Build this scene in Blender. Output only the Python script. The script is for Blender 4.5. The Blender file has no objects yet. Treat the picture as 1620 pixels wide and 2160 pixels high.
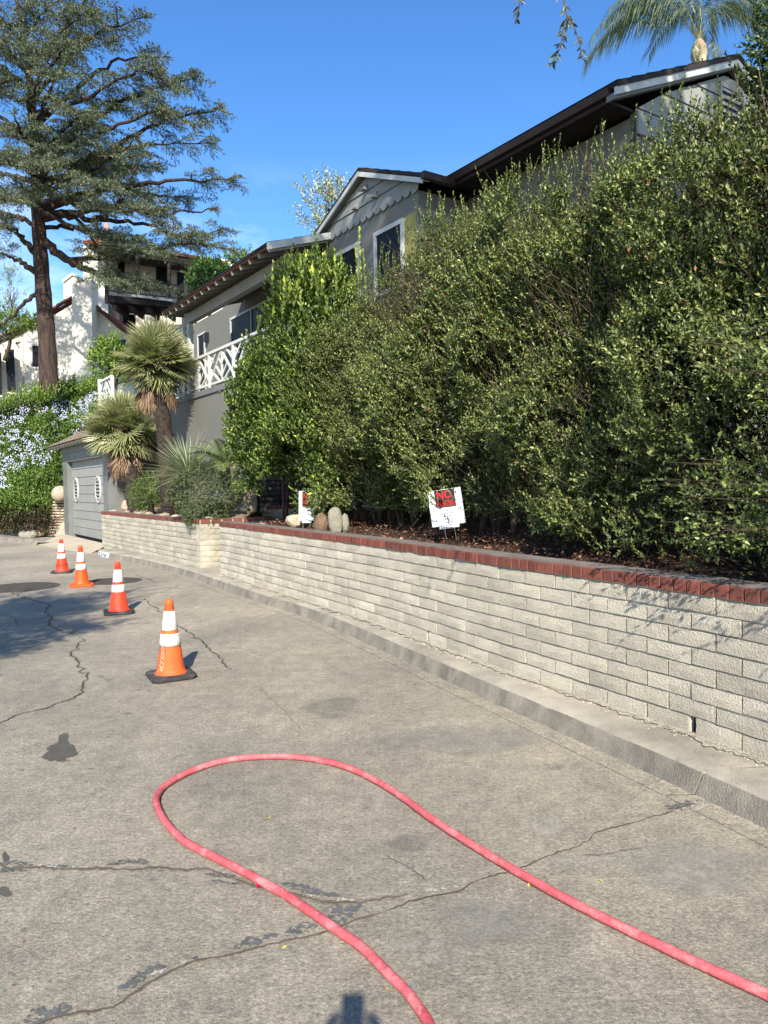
import bpy, bmesh, math, random
import numpy as np
from mathutils import Vector, Matrix
random.seed(7); RNG = np.random.default_rng(11)
SC = bpy.context.scene
COL = SC.collection
# ------------------------------------------------------------------ camera
F = 1560.; CH = 1.70
_p = math.atan((1080-1022)/F); _r = math.radians(1.0)
Fw = np.array([0, math.cos(_p), -math.sin(_p)]); U0 = np.array([0, math.sin(_p), math.cos(_p)]); R0 = np.array([1., 0, 0])
CR = R0*math.cos(_r)-U0*math.sin(_r); CU = U0*math.cos(_r)+R0*math.sin(_r)
cam = bpy.data.cameras.new('camera'); camo = bpy.data.objects.new('camera', cam); COL.objects.link(camo)
cam.sensor_fit = 'VERTICAL'; cam.sensor_height = 36; cam.sensor_width = 27; cam.lens = F/2160*36
cam.clip_start = 0.05; cam.clip_end = 500
camo.matrix_world = Matrix(((CR[0], CU[0], -Fw[0], 0), (CR[1], CU[1], -Fw[1], 0), (CR[2], CU[2], -Fw[2], CH), (0, 0, 0, 1)))
SC.camera = camo
# ------------------------------------------------------------------ light
SUN_EL = math.radians(35.0)
W = bpy.data.worlds.new('World'); SC.world = W; W.use_nodes = True
wn = W.node_tree; wn.nodes.clear()
wo = wn.nodes.new('ShaderNodeOutputWorld'); wb = wn.nodes.new('ShaderNodeBackground'); sky = wn.nodes.new('ShaderNodeTexSky')
sky.sky_type = 'NISHITA'; sky.sun_disc = False; sky.sun_elevation = SUN_EL; sky.sun_rotation = math.radians(178)
sky.air_density = 1.0; sky.dust_density = 0.25; sky.ozone_density = 3.5; sky.altitude = 100
wb.inputs['Strength'].default_value = 0.118
tc = wn.nodes.new('ShaderNodeTexCoord'); mp = wn.nodes.new('ShaderNodeMapping'); mp.inputs['Scale'].default_value = (1, 1, 2.2); mp.inputs['Location'].default_value = (.35, .1, .2)
cn = wn.nodes.new('ShaderNodeTexNoise'); cn.inputs['Scale'].default_value = 3.1; cn.inputs['Detail'].default_value = 9; cn.inputs['Roughness'].default_value = .62
cr = wn.nodes.new('ShaderNodeValToRGB'); cr.color_ramp.elements[0].position = .46; cr.color_ramp.elements[1].position = .72
sx = wn.nodes.new('ShaderNodeSeparateXYZ'); mr = wn.nodes.new('ShaderNodeMapRange')
mr.inputs['From Min'].default_value = .40; mr.inputs['From Max'].default_value = .29; mr.inputs['To Min'].default_value = 0; mr.inputs['To Max'].default_value = .75
mm = wn.nodes.new('ShaderNodeMath'); mm.operation = 'MULTIPLY'
mx = wn.nodes.new('ShaderNodeMix'); mx.data_type = 'RGBA'; mx.inputs['B'].default_value = (6.2, 7.0, 8.2, 1)
hs = wn.nodes.new('ShaderNodeHueSaturation'); hs.inputs['Hue'].default_value = .505; hs.inputs['Saturation'].default_value = 1.23; hs.inputs['Value'].default_value = 1.14
L = wn.links.new
L(tc.outputs['Generated'], mp.inputs['Vector']); L(mp.outputs['Vector'], cn.inputs['Vector']); L(cn.outputs['Fac'], cr.inputs['Fac'])
L(tc.outputs['Generated'], sx.inputs['Vector']); L(sx.outputs['Z'], mr.inputs['Value']); L(mr.outputs['Result'], mm.inputs[0]); L(cr.outputs['Color'], mm.inputs[1])
L(sky.outputs['Color'], hs.inputs['Color']); L(mm.outputs[0], mx.inputs['Factor']); L(hs.outputs['Color'], mx.inputs['A']); L(mx.outputs['Result'], wb.inputs['Color']); L(wb.outputs[0], wo.inputs[0])
sl = bpy.data.lights.new('sun', 'SUN'); sl.energy = 5.0; sl.angle = math.radians(.53); sl.color = (1, .925, .80)
so = bpy.data.objects.new('sun', sl); COL.objects.link(so)
so.rotation_euler = Vector((-.03, math.cos(SUN_EL), -math.sin(SUN_EL))).to_track_quat('-Z', 'Y').to_euler()
so.location = (0, -20, 15)
SC.view_settings.view_transform = 'Standard'; SC.view_settings.look = 'None'; SC.view_settings.gamma = 1
SC.view_settings.exposure = 0.92; SC.view_settings.use_curve_mapping = False
SC.cycles.max_bounces = 7; SC.cycles.transparent_max_bounces = 8

# ------------------------------------------------------------------ geometry of the place
CAM = np.array([0, 0, CH])
def ray(x, y): return Fw+CR*((x-810)/F)+CU*((1080-y)/F)
def oz(x, y, z=0.): d = ray(x, y); return CAM+d*(z-CH)/d[2]
def oy(x, y, Y): d = ray(x, y); return CAM+d*Y/d[1]
TH = math.radians(33.8)
UD = np.array([-math.sin(TH), math.cos(TH), 0.]); ND = np.array([math.cos(TH), math.sin(TH), 0.]); ZD = np.array([0, 0, 1.])
def T(t, s, z=0.): return UD*t+ND*s+ZD*z          # house frame: t along the street, s into the lot
def onS(x, y, s):                                    # (t, z) of a sight line on the plane s
    d = ray(x, y); P = CAM+d*((s-CAM@ND)/(d@ND)); return P@UD, P[2]
def lerp(a, b, f): return a+(b-a)*f
def smooth(pts, n=8):
    pts = [np.array(p, float) for p in pts]; P = [2*pts[0]-pts[1]]+pts+[2*pts[-1]-pts[-2]]; o = []
    for i in range(1, len(P)-2):
        a, b, c, d = P[i-1:i+3]
        for k in range(n):
            f = k/n; o.append(.5*((2*b)+(c-a)*f+(2*a-5*b+4*c-d)*f*f+(3*b-a-3*c+d)*f**3))
    o.append(pts[-1]); return o
def vnoise(P, sc=1., seed=0):                        # trilinear value noise, -1..1
    P = np.asarray(P, float)*sc+seed*17.31; i = np.floor(P).astype(np.int64); f = P-i; f = f*f*(3-2*f); r = 0
    for dx in (0, 1):
        for dy in (0, 1):
            for dz in (0, 1):
                h = (i[:, 0]+dx)*374761393+(i[:, 1]+dy)*668265263+(i[:, 2]+dz)*2147483647+seed*1274126177
                h = (h ^ (h >> 13))*1274126177 & 0x7fffffff; h = ((h ^ (h >> 16)) & 0xffff)/32767.5-1
                r = r+h*(f[:, 0] if dx else 1-f[:, 0])*(f[:, 1] if dy else 1-f[:, 1])*(f[:, 2] if dz else 1-f[:, 2])
    return r
def unit(v): return v/np.maximum(np.linalg.norm(v, axis=-1, keepdims=True), 1e-9)

# ------------------------------------------------------------------ objects
def tag(o, label=None, cat=None, group=None, kind=None):
    if label: o['label'] = label
    if cat: o['category'] = cat
    if group: o['group'] = group
    if kind: o['kind'] = kind
    return o
def empty(name, loc, label, cat, group=None, rz=0):
    o = bpy.data.objects.new(name, None); COL.objects.link(o); o.location = tuple(loc); o.rotation_euler = (0, 0, rz); o.empty_display_size = .1
    return tag(o, label, cat, group, 'thing')
def rootloc(o):
    l = np.zeros(3)
    while o is not None: l = l+np.array(o.location); o = o.parent
    return l
class MB:
    def __init__(s): s.v = []; s.f = []; s.m = []; s.sm = []
    def add(s, vs, fs, m=0, sm=False):
        b = len(s.v); s.v += [tuple(map(float, p)) for p in vs]; s.f += [tuple(i+b for i in f) for f in fs]; s.m += [m]*len(fs); s.sm += [sm]*len(fs); return s
    def prism(s, pts, vec, m=0):
        n = len(pts); vec = np.array(vec); a = [np.array(p, float) for p in pts]; b = [p+vec for p in a]
        return s.add(a+b, [tuple(range(n))[::-1], tuple(range(n, 2*n))]+[(i, (i+1) % n, n+(i+1) % n, n+i) for i in range(n)], m)
    def box(s, x0, x1, y0, y1, z0, z1, m=0):
        return s.prism([(x0, y0, z0), (x1, y0, z0), (x1, y1, z0), (x0, y1, z0)], (0, 0, z1-z0), m)
    def hb(s, t0, t1, s0, s1, z0, z1, m=0):
        return s.prism([T(t0, s0, z0), T(t1, s0, z0), T(t1, s1, z0), T(t0, s1, z0)], (0, 0, z1-z0), m)
    def bar(s, a, b, w, h=None, up=(0, 0, 1), m=0):
        a = np.array(a, float); b = np.array(b, float); h = h or w; d = unit(b-a); x = np.cross(d, np.array(up, float))
        if np.linalg.norm(x) < 1e-4: x = np.cross(d, np.array([1., .1, 0]))
        x = unit(x); y = np.cross(x, d); x = x*w/2; y = y*h/2
        return s.prism([a-x-y, a+x-y, a+x+y, a-x+y], b-a, m)
    def tube(s, pts, rad, n=8, m=0, cap=True):
        pts = [np.array(p, float) for p in pts]; k = len(pts)
        if not hasattr(rad, '__len__'): rad = [rad]*k
        vs = []; fs = []; ref = np.array([.13, .31, .94]); px = None
        for i in range(k):
            d = unit(pts[min(i+1, k-1)]-pts[max(i-1, 0)])
            if px is None: px = unit(np.cross(d, ref))
            px = unit(px-d*(px@d)); py = np.cross(d, px)
            for j in range(n):
                a = 2*math.pi*j/n; vs.append(pts[i]+(px*math.cos(a)+py*math.sin(a))*rad[i])
        for i in range(k-1):
            for j in range(n): fs.append((i*n+j, i*n+(j+1) % n, (i+1)*n+(j+1) % n, (i+1)*n+j))
        if cap: fs += [tuple(range(n))[::-1], tuple((k-1)*n+j for j in range(n))]
        return s.add(vs, fs, m, True)
    def lathe(s, prof, n=24, c=(0, 0, 0), m=0, sm=True):
        vs = []; fs = []; k = len(prof)
        for r, z in prof:
            for j in range(n): a = 2*math.pi*j/n; vs.append((c[0]+r*math.cos(a), c[1]+r*math.sin(a), c[2]+z))
        for i in range(k-1):
            for j in range(n): fs.append((i*n+j, i*n+(j+1) % n, (i+1)*n+(j+1) % n, (i+1)*n+j))
        return s.add(vs, fs, m, sm)
    def mesh(s, name, mats, off=(0, 0, 0)):
        me = bpy.data.meshes.new(name); o = np.array(off)
        me.from_pydata([tuple(np.array(p)-o) for p in s.v], [], s.f)
        for m in (mats if isinstance(mats, (list, tuple)) else [mats]): me.materials.append(m)
        me.polygons.foreach_set('material_index', s.m); me.polygons.foreach_set('use_smooth', s.sm); me.update(); return me
    def build(s, name, mats, parent=None, **kw):
        off = rootloc(parent) if parent is not None else (0, 0, 0)
        o = bpy.data.objects.new(name, s.mesh(name, mats, off)); COL.objects.link(o)
        if parent is not None: o.parent = parent
        return tag(o, **kw)
def put(name, me, parent, loc, rot=None, sc=None, **kw):
    o = bpy.data.objects.new(name, me); COL.objects.link(o)
    if parent is not None: o.parent = parent; loc = np.array(loc)-rootloc(parent)
    o.location = tuple(loc)
    if rot is not None: o.rotation_euler = tuple(rot)
    if sc is not None: o.scale = tuple(sc) if hasattr(sc, '__len__') else (sc,)*3
    return tag(o, **kw)
def npmesh(name, V, Fa, mats, parent=None, col=None, smooth=False, **kw):
    V = np.asarray(V, np.float32); Fa = np.asarray(Fa, np.int32); k = Fa.shape[1]
    if parent is not None: V = V-rootloc(parent).astype(np.float32)
    me = bpy.data.meshes.new(name); me.vertices.add(len(V)); me.vertices.foreach_set('co', V.ravel())
    me.loops.add(Fa.size); me.loops.foreach_set('vertex_index', Fa.ravel()); me.polygons.add(len(Fa))
    me.polygons.foreach_set('loop_start', np.arange(0, Fa.size, k, dtype=np.int32))
    if smooth: me.polygons.foreach_set('use_smooth', np.ones(len(Fa), bool))
    if col is not None:
        a = me.color_attributes.new('lc', 'FLOAT_COLOR', 'POINT'); a.data.foreach_set('color', np.c_[col, np.ones(len(col))].astype(np.float32).ravel())
    for m in (mats if isinstance(mats, (list, tuple)) else [mats]): me.materials.append(m)
    me.update(calc_edges=True); o = bpy.data.objects.new(name, me); COL.objects.link(o)
    if parent is not None: o.parent = parent
    return tag(o, **kw)

# ------------------------------------------------------------------ materials
def mat(name, c1, c2=None, rough=.85, scale=4., detail=8, bump=0., bscale=50., rnd=0., spec=.25, lo=.35, hi=.65, speck=0., sscale=120., metal=0., stain=None, stscale=1.2, dist=.01, bdetail=4, mstretch=None):
    m = bpy.data.materials.new(name); m.use_nodes = True; nt = m.node_tree; N = nt.nodes.new; Lk = nt.links.new
    b = nt.nodes['Principled BSDF']; b.inputs['Roughness'].default_value = rough; b.inputs['Specular IOR Level'].default_value = spec; b.inputs['Metallic'].default_value = metal
    g = N('ShaderNodeNewGeometry'); pos = g.outputs['Position']
    if mstretch:
        mpn = N('ShaderNodeMapping'); mpn.inputs['Scale'].default_value = mstretch; Lk(pos, mpn.inputs['Vector']); pos = mpn.outputs['Vector']
    def noise(sc, det=6, ro=.6):
        n = N('ShaderNodeTexNoise'); n.inputs['Scale'].default_value = sc; n.inputs['Detail'].default_value = det; n.inputs['Roughness'].default_value = ro; Lk(pos, n.inputs['Vector']); return n.outputs['Fac']
    def ramp(f, a, bb):
        r = N('ShaderNodeMapRange'); r.inputs['From Min'].default_value = a; r.inputs['From Max'].default_value = bb; Lk(f, r.inputs['Value']); return r.outputs['Result']
    def mix(fac, A, B, mode='MIX'):
        x = N('ShaderNodeMix'); x.data_type = 'RGBA'; x.blend_type = mode
        for s, v in ((x.inputs['Factor'], fac), (x.inputs['A'], A), (x.inputs['B'], B)):
            if hasattr(v, 'links'): Lk(v, s)
            else: s.default_value = v if not hasattr(v, '__len__') else tuple(v)+(1,) if len(v) == 3 else v
        return x.outputs['Result']
    c2 = c2 or tuple(x*.8 for x in c1)
    col = mix(ramp(noise(scale, detail), lo, hi), c1, c2)
    if stain: col = mix(ramp(noise(stscale, 7, .65), .5, .66), col, stain)
    if speck: col = mix(1.0, col, mix(ramp(noise(sscale, 3, .7), .3, .7), (1-speck,)*3, (1+speck,)*3), 'MULTIPLY')
    if rnd:
        oi = N('ShaderNodeObjectInfo'); r = N('ShaderNodeMapRange'); r.inputs['To Min'].default_value = 1-rnd; r.inputs['To Max'].default_value = 1+rnd; Lk(oi.outputs['Random'], r.inputs['Value'])
        cb = N('ShaderNodeCombineColor'); [Lk(r.outputs['Result'], cb.inputs[i]) for i in range(3)]; col = mix(1.0, col, cb.outputs[0], 'MULTIPLY')
    Lk(col, b.inputs['Base Color'])
    if bump:
        bp = N('ShaderNodeBump'); bp.inputs['Strength'].default_value = min(bump, 1); bp.inputs['Distance'].default_value = dist*max(1, bump); Lk(noise(bscale, bdetail, .65), bp.inputs['Height']); Lk(bp.outputs['Normal'], b.inputs['Normal'])
    return m
def leafmat(name, base=(1, 1, 1), rough=.42, trans=.28, spec=.45, tcol=(1.3, 1.5, .5)):
    m = bpy.data.materials.new(name); m.use_nodes = True; nt = m.node_tree; N = nt.nodes.new; Lk = nt.links.new
    b = nt.nodes['Principled BSDF']; b.inputs['Roughness'].default_value = rough; b.inputs['Specular IOR Level'].default_value = spec
    a = N('ShaderNodeAttribute'); a.attribute_name = 'lc'
    x = N('ShaderNodeMix'); x.data_type = 'RGBA'; x.blend_type = 'MULTIPLY'; x.inputs['Factor'].default_value = 1; Lk(a.outputs['Color'], x.inputs['A']); x.inputs['B'].default_value = tuple(base)+(1,)
    Lk(x.outputs['Result'], b.inputs['Base Color'])
    t = N('ShaderNodeBsdfTranslucent'); y = N('ShaderNodeMix'); y.data_type = 'RGBA'; y.blend_type = 'MULTIPLY'; y.inputs['Factor'].default_value = 1; Lk(x.outputs['Result'], y.inputs['A']); y.inputs['B'].default_value = tuple(tcol)+(1,)
    Lk(y.outputs['Result'], t.inputs['Color']); ms = N('ShaderNodeMixShader'); ms.inputs[0].default_value = trans
    Lk(b.outputs[0], ms.inputs[1]); Lk(t.outputs[0], ms.inputs[2]); Lk(ms.outputs[0], nt.nodes['Material Output'].inputs['Surface'])
    return m
M = {}
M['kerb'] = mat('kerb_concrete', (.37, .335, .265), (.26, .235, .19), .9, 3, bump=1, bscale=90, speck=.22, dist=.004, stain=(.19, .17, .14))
M['kerbface'] = mat('kerb_face_concrete', (.27, .243, .195), (.15, .137, .11), .9, 5, detail=12, bump=.8, bscale=90, speck=.3, dist=.01, mstretch=(1, 1, .7))  # grime plus the shade of the turned-away face, both mixed into its colour
M['apron'] = mat('apron_concrete', (.47, .40, .30), (.36, .31, .24), .9, 1.5, bump=.3, bscale=60, speck=.1)
M['mortar'] = mat('mortar', (.50, .47, .39), (.38, .35, .29), .95, 9, bump=.6, bscale=130, dist=.006)
M['block'] = mat('slump_block', (.655, .60, .475), (.52, .475, .385), .95, 3, bump=1.0, bscale=80, rnd=.13, speck=.18, sscale=110, dist=.034, bdetail=5)
M['block2'] = mat('pale_slump_block', (.56, .51, .40), (.42, .385, .30), .95, 3, bump=1.0, bscale=60, rnd=.13, speck=.12, sscale=70, dist=.035)
M['foot'] = mat('foot_mortar', (.56, .51, .40), (.40, .36, .28), .95, 14, bump=1, bscale=70, dist=.03, speck=.25, sscale=60)
M['brick'] = mat('red_brick', (.21, .066, .043), (.125, .046, .035), .85, 8, bump=.5, bscale=110, rnd=.2, speck=.12, dist=.004)
M['wash'] = mat('mortar_wash', (.20, .17, .15), (.13, .105, .095), .9, 6, bump=.5, bscale=70, speck=.15)
M['grey'] = mat('grey_stucco', (.17, .165, .145), (.145, .142, .128), .9, .8, bump=.35, bscale=90, dist=.006)
M['greydoor'] = mat('grey_boards', (.275, .275, .25), (.235, .235, .215), .6, 1.5, bump=.15, bscale=30, rnd=.035)
M['greytrim'] = mat('grey_trim', (.17, .175, .17), (.14, .145, .14), .6, 2)
M['siding'] = mat('grey_siding', (.255, .26, .235), (.20, .205, .185), .65, 1.3, bump=.1)
M['trim'] = mat('white_trim', (.50, .51, .47), (.40, .41, .38), .5, 2)
M['railwhite'] = mat('rail_white', (.62, .62, .57), (.50, .50, .46), .55, 2)
M['soffit'] = mat('reddish_soffit', (.36, .13, .06), (.26, .09, .045), .7, 3)
M['gutter'] = mat('brown_gutter', (.045, .026, .022), (.03, .018, .016), .4, 3)
M['roof'] = mat('dark_shingle', (.035, .03, .03), (.02, .018, .018), .9, 8, bump=.5)
M['shake'] = mat('wood_shake', (.26, .20, .15), (.15, .12, .09), .9, 6, bump=.6, rnd=.2)
M['glass'] = mat('window_glass', (.016, .02, .024), (.01, .012, .016), .3, 1, spec=.05)
M['screen'] = mat('dark_interior', (.02, .022, .024), (.01, .01, .012), .6, 1)  # near-black colour painting the shade inside holes
M['white'] = mat('white_stucco', (.66, .63, .55), (.57, .55, .49), .95, .6, bump=.4, bscale=30, dist=.01)
M['clay'] = mat('clay_tile', (.17, .055, .034), (.10, .038, .025), .85, 4, bump=.3, rnd=.25)
M['darkwood'] = mat('dark_timber', (.03, .023, .019), (.018, .014, .012), .8, 4)
M['awning'] = mat('green_awning', (.0, .06, .045), (.0, .045, .035), .8, 3)
M['copper'] = mat('terracotta_pipe', (.5, .25, .19), (.4, .2, .15), .8, 6)
M['bark'] = mat('cedar_bark', (.085, .056, .043), (.028, .021, .018), .95, 5, bump=1, bscale=14, dist=.05, mstretch=(2.2, 2.2, .5), speck=.2, sscale=40)
M['twig'] = mat('grey_twig', (.13, .11, .09), (.07, .06, .05), .9, 6)
M['stem'] = mat('brown_stem', (.10, .07, .05), (.05, .035, .025), .9, 6)
M['fibre'] = mat('palm_fibre', (.05, .038, .03), (.02, .016, .013), .95, 9, bump=1, bscale=30, dist=.03)
M['mulch'] = mat('mulch_soil', (.085, .048, .033), (.03, .019, .014), .95, 25, bump=1, bscale=50, dist=.03, speck=.3)
M['gravel'] = mat('tan_gravel', (.38, .29, .19), (.19, .14, .09), .95, 22, bump=1, bscale=35, dist=.03, speck=.25)
M['hill'] = mat('hillside_soil', (.11, .09, .06), (.05, .045, .03), .95, 3, bump=1, bscale=10, dist=.05)
M['rock'] = mat('tan_rock', (.46, .39, .28), (.28, .22, .16), .9, 5, bump=.8, bscale=20, dist=.02, rnd=.15)
M['rockgrey'] = mat('grey_green_rock', (.27, .26, .20), (.20, .19, .15), .9, 5, bump=.8, bscale=18, dist=.02)
M['rockbrown'] = mat('brown_rock', (.22, .14, .085), (.11, .075, .05), .9, 6, bump=.8, bscale=18, dist=.02)
M['black'] = mat('black_metal', (.014, .015, .018), (.01, .01, .012), .45, 4, spec=.4)
M['rubber'] = mat('black_rubber', (.045, .045, .045), (.025, .025, .025), .75, 9, speck=.25, stain=(.11, .105, .095), stscale=7, bump=.3, bscale=60)
M['orange'] = mat('orange_pvc', (.90, .088, .012), (.80, .07, .01), .5, 3, spec=.35)
M['red_orange'] = mat('red_orange_pvc', (.90, .055, .020), (.80, .045, .016), .5, 3, spec=.35)
M['orange_old'] = mat('faded_orange_pvc', (.70, .13, .03), (.52, .085, .02), .6, 7, stain=(.32, .10, .035), stscale=6, speck=.1)
M['refl'] = mat('white_sleeve', (.80, .80, .80), (.75, .75, .76), .35, 5)
M['refl_old'] = mat('worn_white_sleeve', (.78, .75, .68), (.62, .60, .53), .45, 9, stain=(.36, .30, .23), stscale=16)
M['print'] = mat('dark_red_print', (.045, .008, .008), (.035, .006, .006), .7, 3)
M['chalk'] = mat('pale_marker', (.85, .70, .58), (.75, .55, .40), .8, 20)
M['hose'] = mat('red_rubber_hose', (.49, .118, .13), (.40, .068, .08), .6, 6, bump=.3, bscale=60, stain=(.56, .20, .20), stscale=11, speck=.22, sscale=60)
M['iron'] = mat('cast_iron', (.085, .075, .065), (.05, .045, .04), .8, 10, bump=1, bscale=40)
M['paper'] = mat('white_paper', (.78, .80, .84), (.72, .74, .78), .7, 2)
M['corru'] = mat('sign_board', (.70, .73, .72), (.64, .67, .66), .5, 2)
M['signblack'] = mat('sign_black', (.02, .02, .022), None, .5)
M['signred'] = mat('sign_red', (.62, .015, .015), (.5, .01, .012), .5)
M['ink'] = mat('grey_ink', (.12, .12, .14), None, .8)
M['wire'] = mat('galvanised_wire', (.45, .45, .45), None, .4, metal=.6)
M['tar'] = mat('old_sealant', (.075, .082, .085), (.13, .13, .125), .85, 14, bump=.6, bscale=60)
M['crackdark'] = mat('crack_dirt', (.05, .043, .035), (.10, .085, .065), .95, 20)
M['cracksand'] = mat('crack_sand', (.24, .20, .15), (.13, .11, .085), .95, 18, bump=.6, bscale=120)
M['spall'] = mat('spalled_edge', (.50, .47, .41), (.36, .34, .29), .95, 22, bump=.8, bscale=130)
M['yellow'] = mat('yellow_leaf', (.65, .5, .06), None, .7)
M['brownleaf'] = mat('brown_leaf', (.16, .07, .03), (.3, .16, .08), .8, 30)
M['magenta'] = mat('magenta_petal', (.48, .012, .08), None, .6)
M['teal'] = mat('teal_scrap', (.03, .19, .25), None, .5)
M['skin'] = mat('skin', (.5, .3, .22), None, .6)
M['shirt'] = mat('dark_shirt', (.05, .06, .09), None, .9)
M['leaf'] = leafmat('leaf_green', rough=.43, trans=.13, spec=.4)
M['needle'] = leafmat('needle_green', rough=.55, trans=.08, spec=.3)
M['fan'] = leafmat('palm_green', rough=.4, trans=.15, spec=.5)
M['dead'] = leafmat('dead_leaf', rough=.8, trans=.1, spec=.15, tcol=(1.2, 1, .7))
M['petal'] = leafmat('petal', rough=.6, trans=.3, spec=.2, tcol=(1, 1, 1.1))
def damp(name, c, rough, lo, hi, sc):              # thin stain sheet whose rim breaks up
    m = mat(name, c, None, rough, 6, speck=.15); nt = m.node_tree; b = nt.nodes['Principled BSDF']
    a = nt.nodes.new('ShaderNodeAttribute'); a.attribute_name = 'lc'; n = nt.nodes.new('ShaderNodeTexNoise'); n.inputs['Scale'].default_value = sc; n.inputs['Detail'].default_value = 8; n.inputs['Roughness'].default_value = .7
    g = nt.nodes.new('ShaderNodeNewGeometry'); nt.links.new(g.outputs['Position'], n.inputs['Vector'])
    ad = nt.nodes.new('ShaderNodeMath'); ad.operation = 'ADD'; nt.links.new(a.outputs['Fac'], ad.inputs[0]); nt.links.new(n.outputs['Fac'], ad.inputs[1])
    r = nt.nodes.new('ShaderNodeMapRange'); r.inputs['From Min'].default_value = lo; r.inputs['From Max'].default_value = hi; nt.links.new(ad.outputs[0], r.inputs['Value']); nt.links.new(r.outputs['Result'], b.inputs['Alpha'])
    return m
M['wet'] = damp('damp_concrete', (.098, .09, .072), .55, .78, .86, 9)
M['oily'] = damp('faint_stain', (.19, .18, .16), .8, .85, 1.35, 7)
M['polish'] = damp('smooth_patch', (.30, .295, .275), .75, .75, 1.6, 1.5)
M['pale'] = damp('pale_scuff', (.50, .475, .42), .9, .95, 1.35, 14)

# road: worn concrete
def roadmat():
    m = bpy.data.materials.new('worn_road_concrete'); m.use_nodes = True; nt = m.node_tree; N = nt.nodes.new; Lk = nt.links.new
    b = nt.nodes['Principled BSDF']; b.inputs['Specular IOR Level'].default_value = .3
    g = N('ShaderNodeNewGeometry')
    def noise(sc, det=8, ro=.6, stretch=None, dis=0):
        n = N('ShaderNodeTexNoise'); n.inputs['Scale'].default_value = sc; n.inputs['Detail'].default_value = det; n.inputs['Roughness'].default_value = ro; n.inputs['Distortion'].default_value = dis; v = g.outputs['Position']
        if stretch: mpn = N('ShaderNodeMapping'); mpn.inputs['Rotation'].default_value = (0, 0, math.radians(25)); mpn.inputs['Scale'].default_value = stretch; Lk(v, mpn.inputs['Vector']); v = mpn.outputs['Vector']
        Lk(v, n.inputs['Vector']); return n.outputs['Fac']
    def rm(f, a, bb, c=0., d=1.):
        r = N('ShaderNodeMapRange'); r.inputs['From Min'].default_value = a; r.inputs['From Max'].default_value = bb; r.inputs['To Min'].default_value = c; r.inputs['To Max'].default_value = d; Lk(f, r.inputs['Value']); return r.outputs['Result']
    def mix(fac, A, B, mode='MIX'):
        x = N('ShaderNodeMix'); x.data_type = 'RGBA'; x.blend_type = mode
        for s, v in ((x.inputs['Factor'], fac), (x.inputs['A'], A), (x.inputs['B'], B)):
            if hasattr(v, 'links'): Lk(v, s)
            else: s.default_value = v if not hasattr(v, '__len__') else tuple(v)+(1,)
        return x.outputs['Result']
    col = mix(rm(noise(.45, 7, .62, dis=.4), .38, .62), (.352, .318, .252), (.252, .230, .187))
    col = mix(rm(noise(1.3, 8, .68, (1, .45, 1)), .5, .72, 0, .75), col, (.19, .18, .155))
    col = mix(rm(noise(2.6, 9, .75, (1.3, .35, 1), .6), .58, .74, 0, .6), col, (.47, .43, .35))
    col = mix(1., col, mix(rm(noise(7, 10, .82), .3, .7), (.66,)*3, (1.30, 1.29, 1.26)), 'MULTIPLY')
    col = mix(1., col, mix(rm(noise(21, 7, .8), .32, .68), (.78,)*3, (1.22, 1.215, 1.20)), 'MULTIPLY')
    col = mix(1., col, mix(rm(noise(55, 5, .8), .32, .68), (.52,)*3, (1.48, 1.46, 1.42)), 'MULTIPLY')
    col = mix(1., col, mix(rm(noise(240, 2, .7), .3, .7), (.65,)*3, (1.35,)*3), 'MULTIPLY')
    col = mix(rm(noise(130, 2, .5), .70, .76), col, (.60, .57, .50))
    col = mix(rm(noise(95, 2, .5), .27, .21), col, (.07, .065, .06))
    Lk(col, b.inputs['Base Color']); Lk(rm(noise(1.1), .3, .7, .72, .95), b.inputs['Roughness'])
    bp = N('ShaderNodeBump'); bp.inputs['Strength'].default_value = .8; bp.inputs['Distance'].default_value = .016; Lk(noise(70, 6, .75), bp.inputs['Height']); Lk(bp.outputs['Normal'], b.inputs['Normal'])
    return m
M['road'] = roadmat()
for k_, sc_, a_, b_ in (('tar', 55, .44, .50), ('cracksand', 70, .40, .48), ('spall', 60, .47, .53)):      # crumbling rims
    nt = M[k_].node_tree; n_ = nt.nodes.new('ShaderNodeTexNoise'); n_.inputs['Scale'].default_value = sc_; n_.inputs['Detail'].default_value = 5; g_ = nt.nodes.new('ShaderNodeNewGeometry'); nt.links.new(g_.outputs['Position'], n_.inputs['Vector'])
    r_ = nt.nodes.new('ShaderNodeMapRange'); r_.inputs['From Min'].default_value = a_; r_.inputs['From Max'].default_value = b_; nt.links.new(n_.outputs['Fac'], r_.inputs['Value']); nt.links.new(r_.outputs['Result'], nt.nodes['Principled BSDF'].inputs['Alpha'])

# ================================================================== SETTING: road, kerb, ground
mb = MB()
mb.add([(-90, -60, 0), (60, -60, 0), (60, 120, 0), (-90, 120, 0)], [(0, 1, 2, 3)])
road = mb.build('road', M['road'], kind='structure')
YB = [1.0, 3.52, 3.87, 4.46, 5.32, 6.60, 8.01, 9.59, 10.85, 12.29, 14.25, 16.42, 19.2]
XB = [2.78, 1.83, 1.66, 1.39, .97, .36, -.28, -1.08, -1.91, -2.74, -3.9, -5.41, -7.62]
YW = [1.0, 2.6, 3.98, 4.52, 4.92, 5.76, 7.18, 8.36, 9.2, 10.2, 11.28, 12.3, 13.25, 14.17, 20.2]
XW = [3.62, 2.72, 2.09, 1.81, 1.6, 1.12, .42, -.17, -.66, -1.22, -1.86, -2.4, -2.97, -3.56, -7.63]
fB = lambda y: float(np.interp(y, YB, XB)); fW = lambda y: float(np.interp(y, YW, XW))
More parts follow.
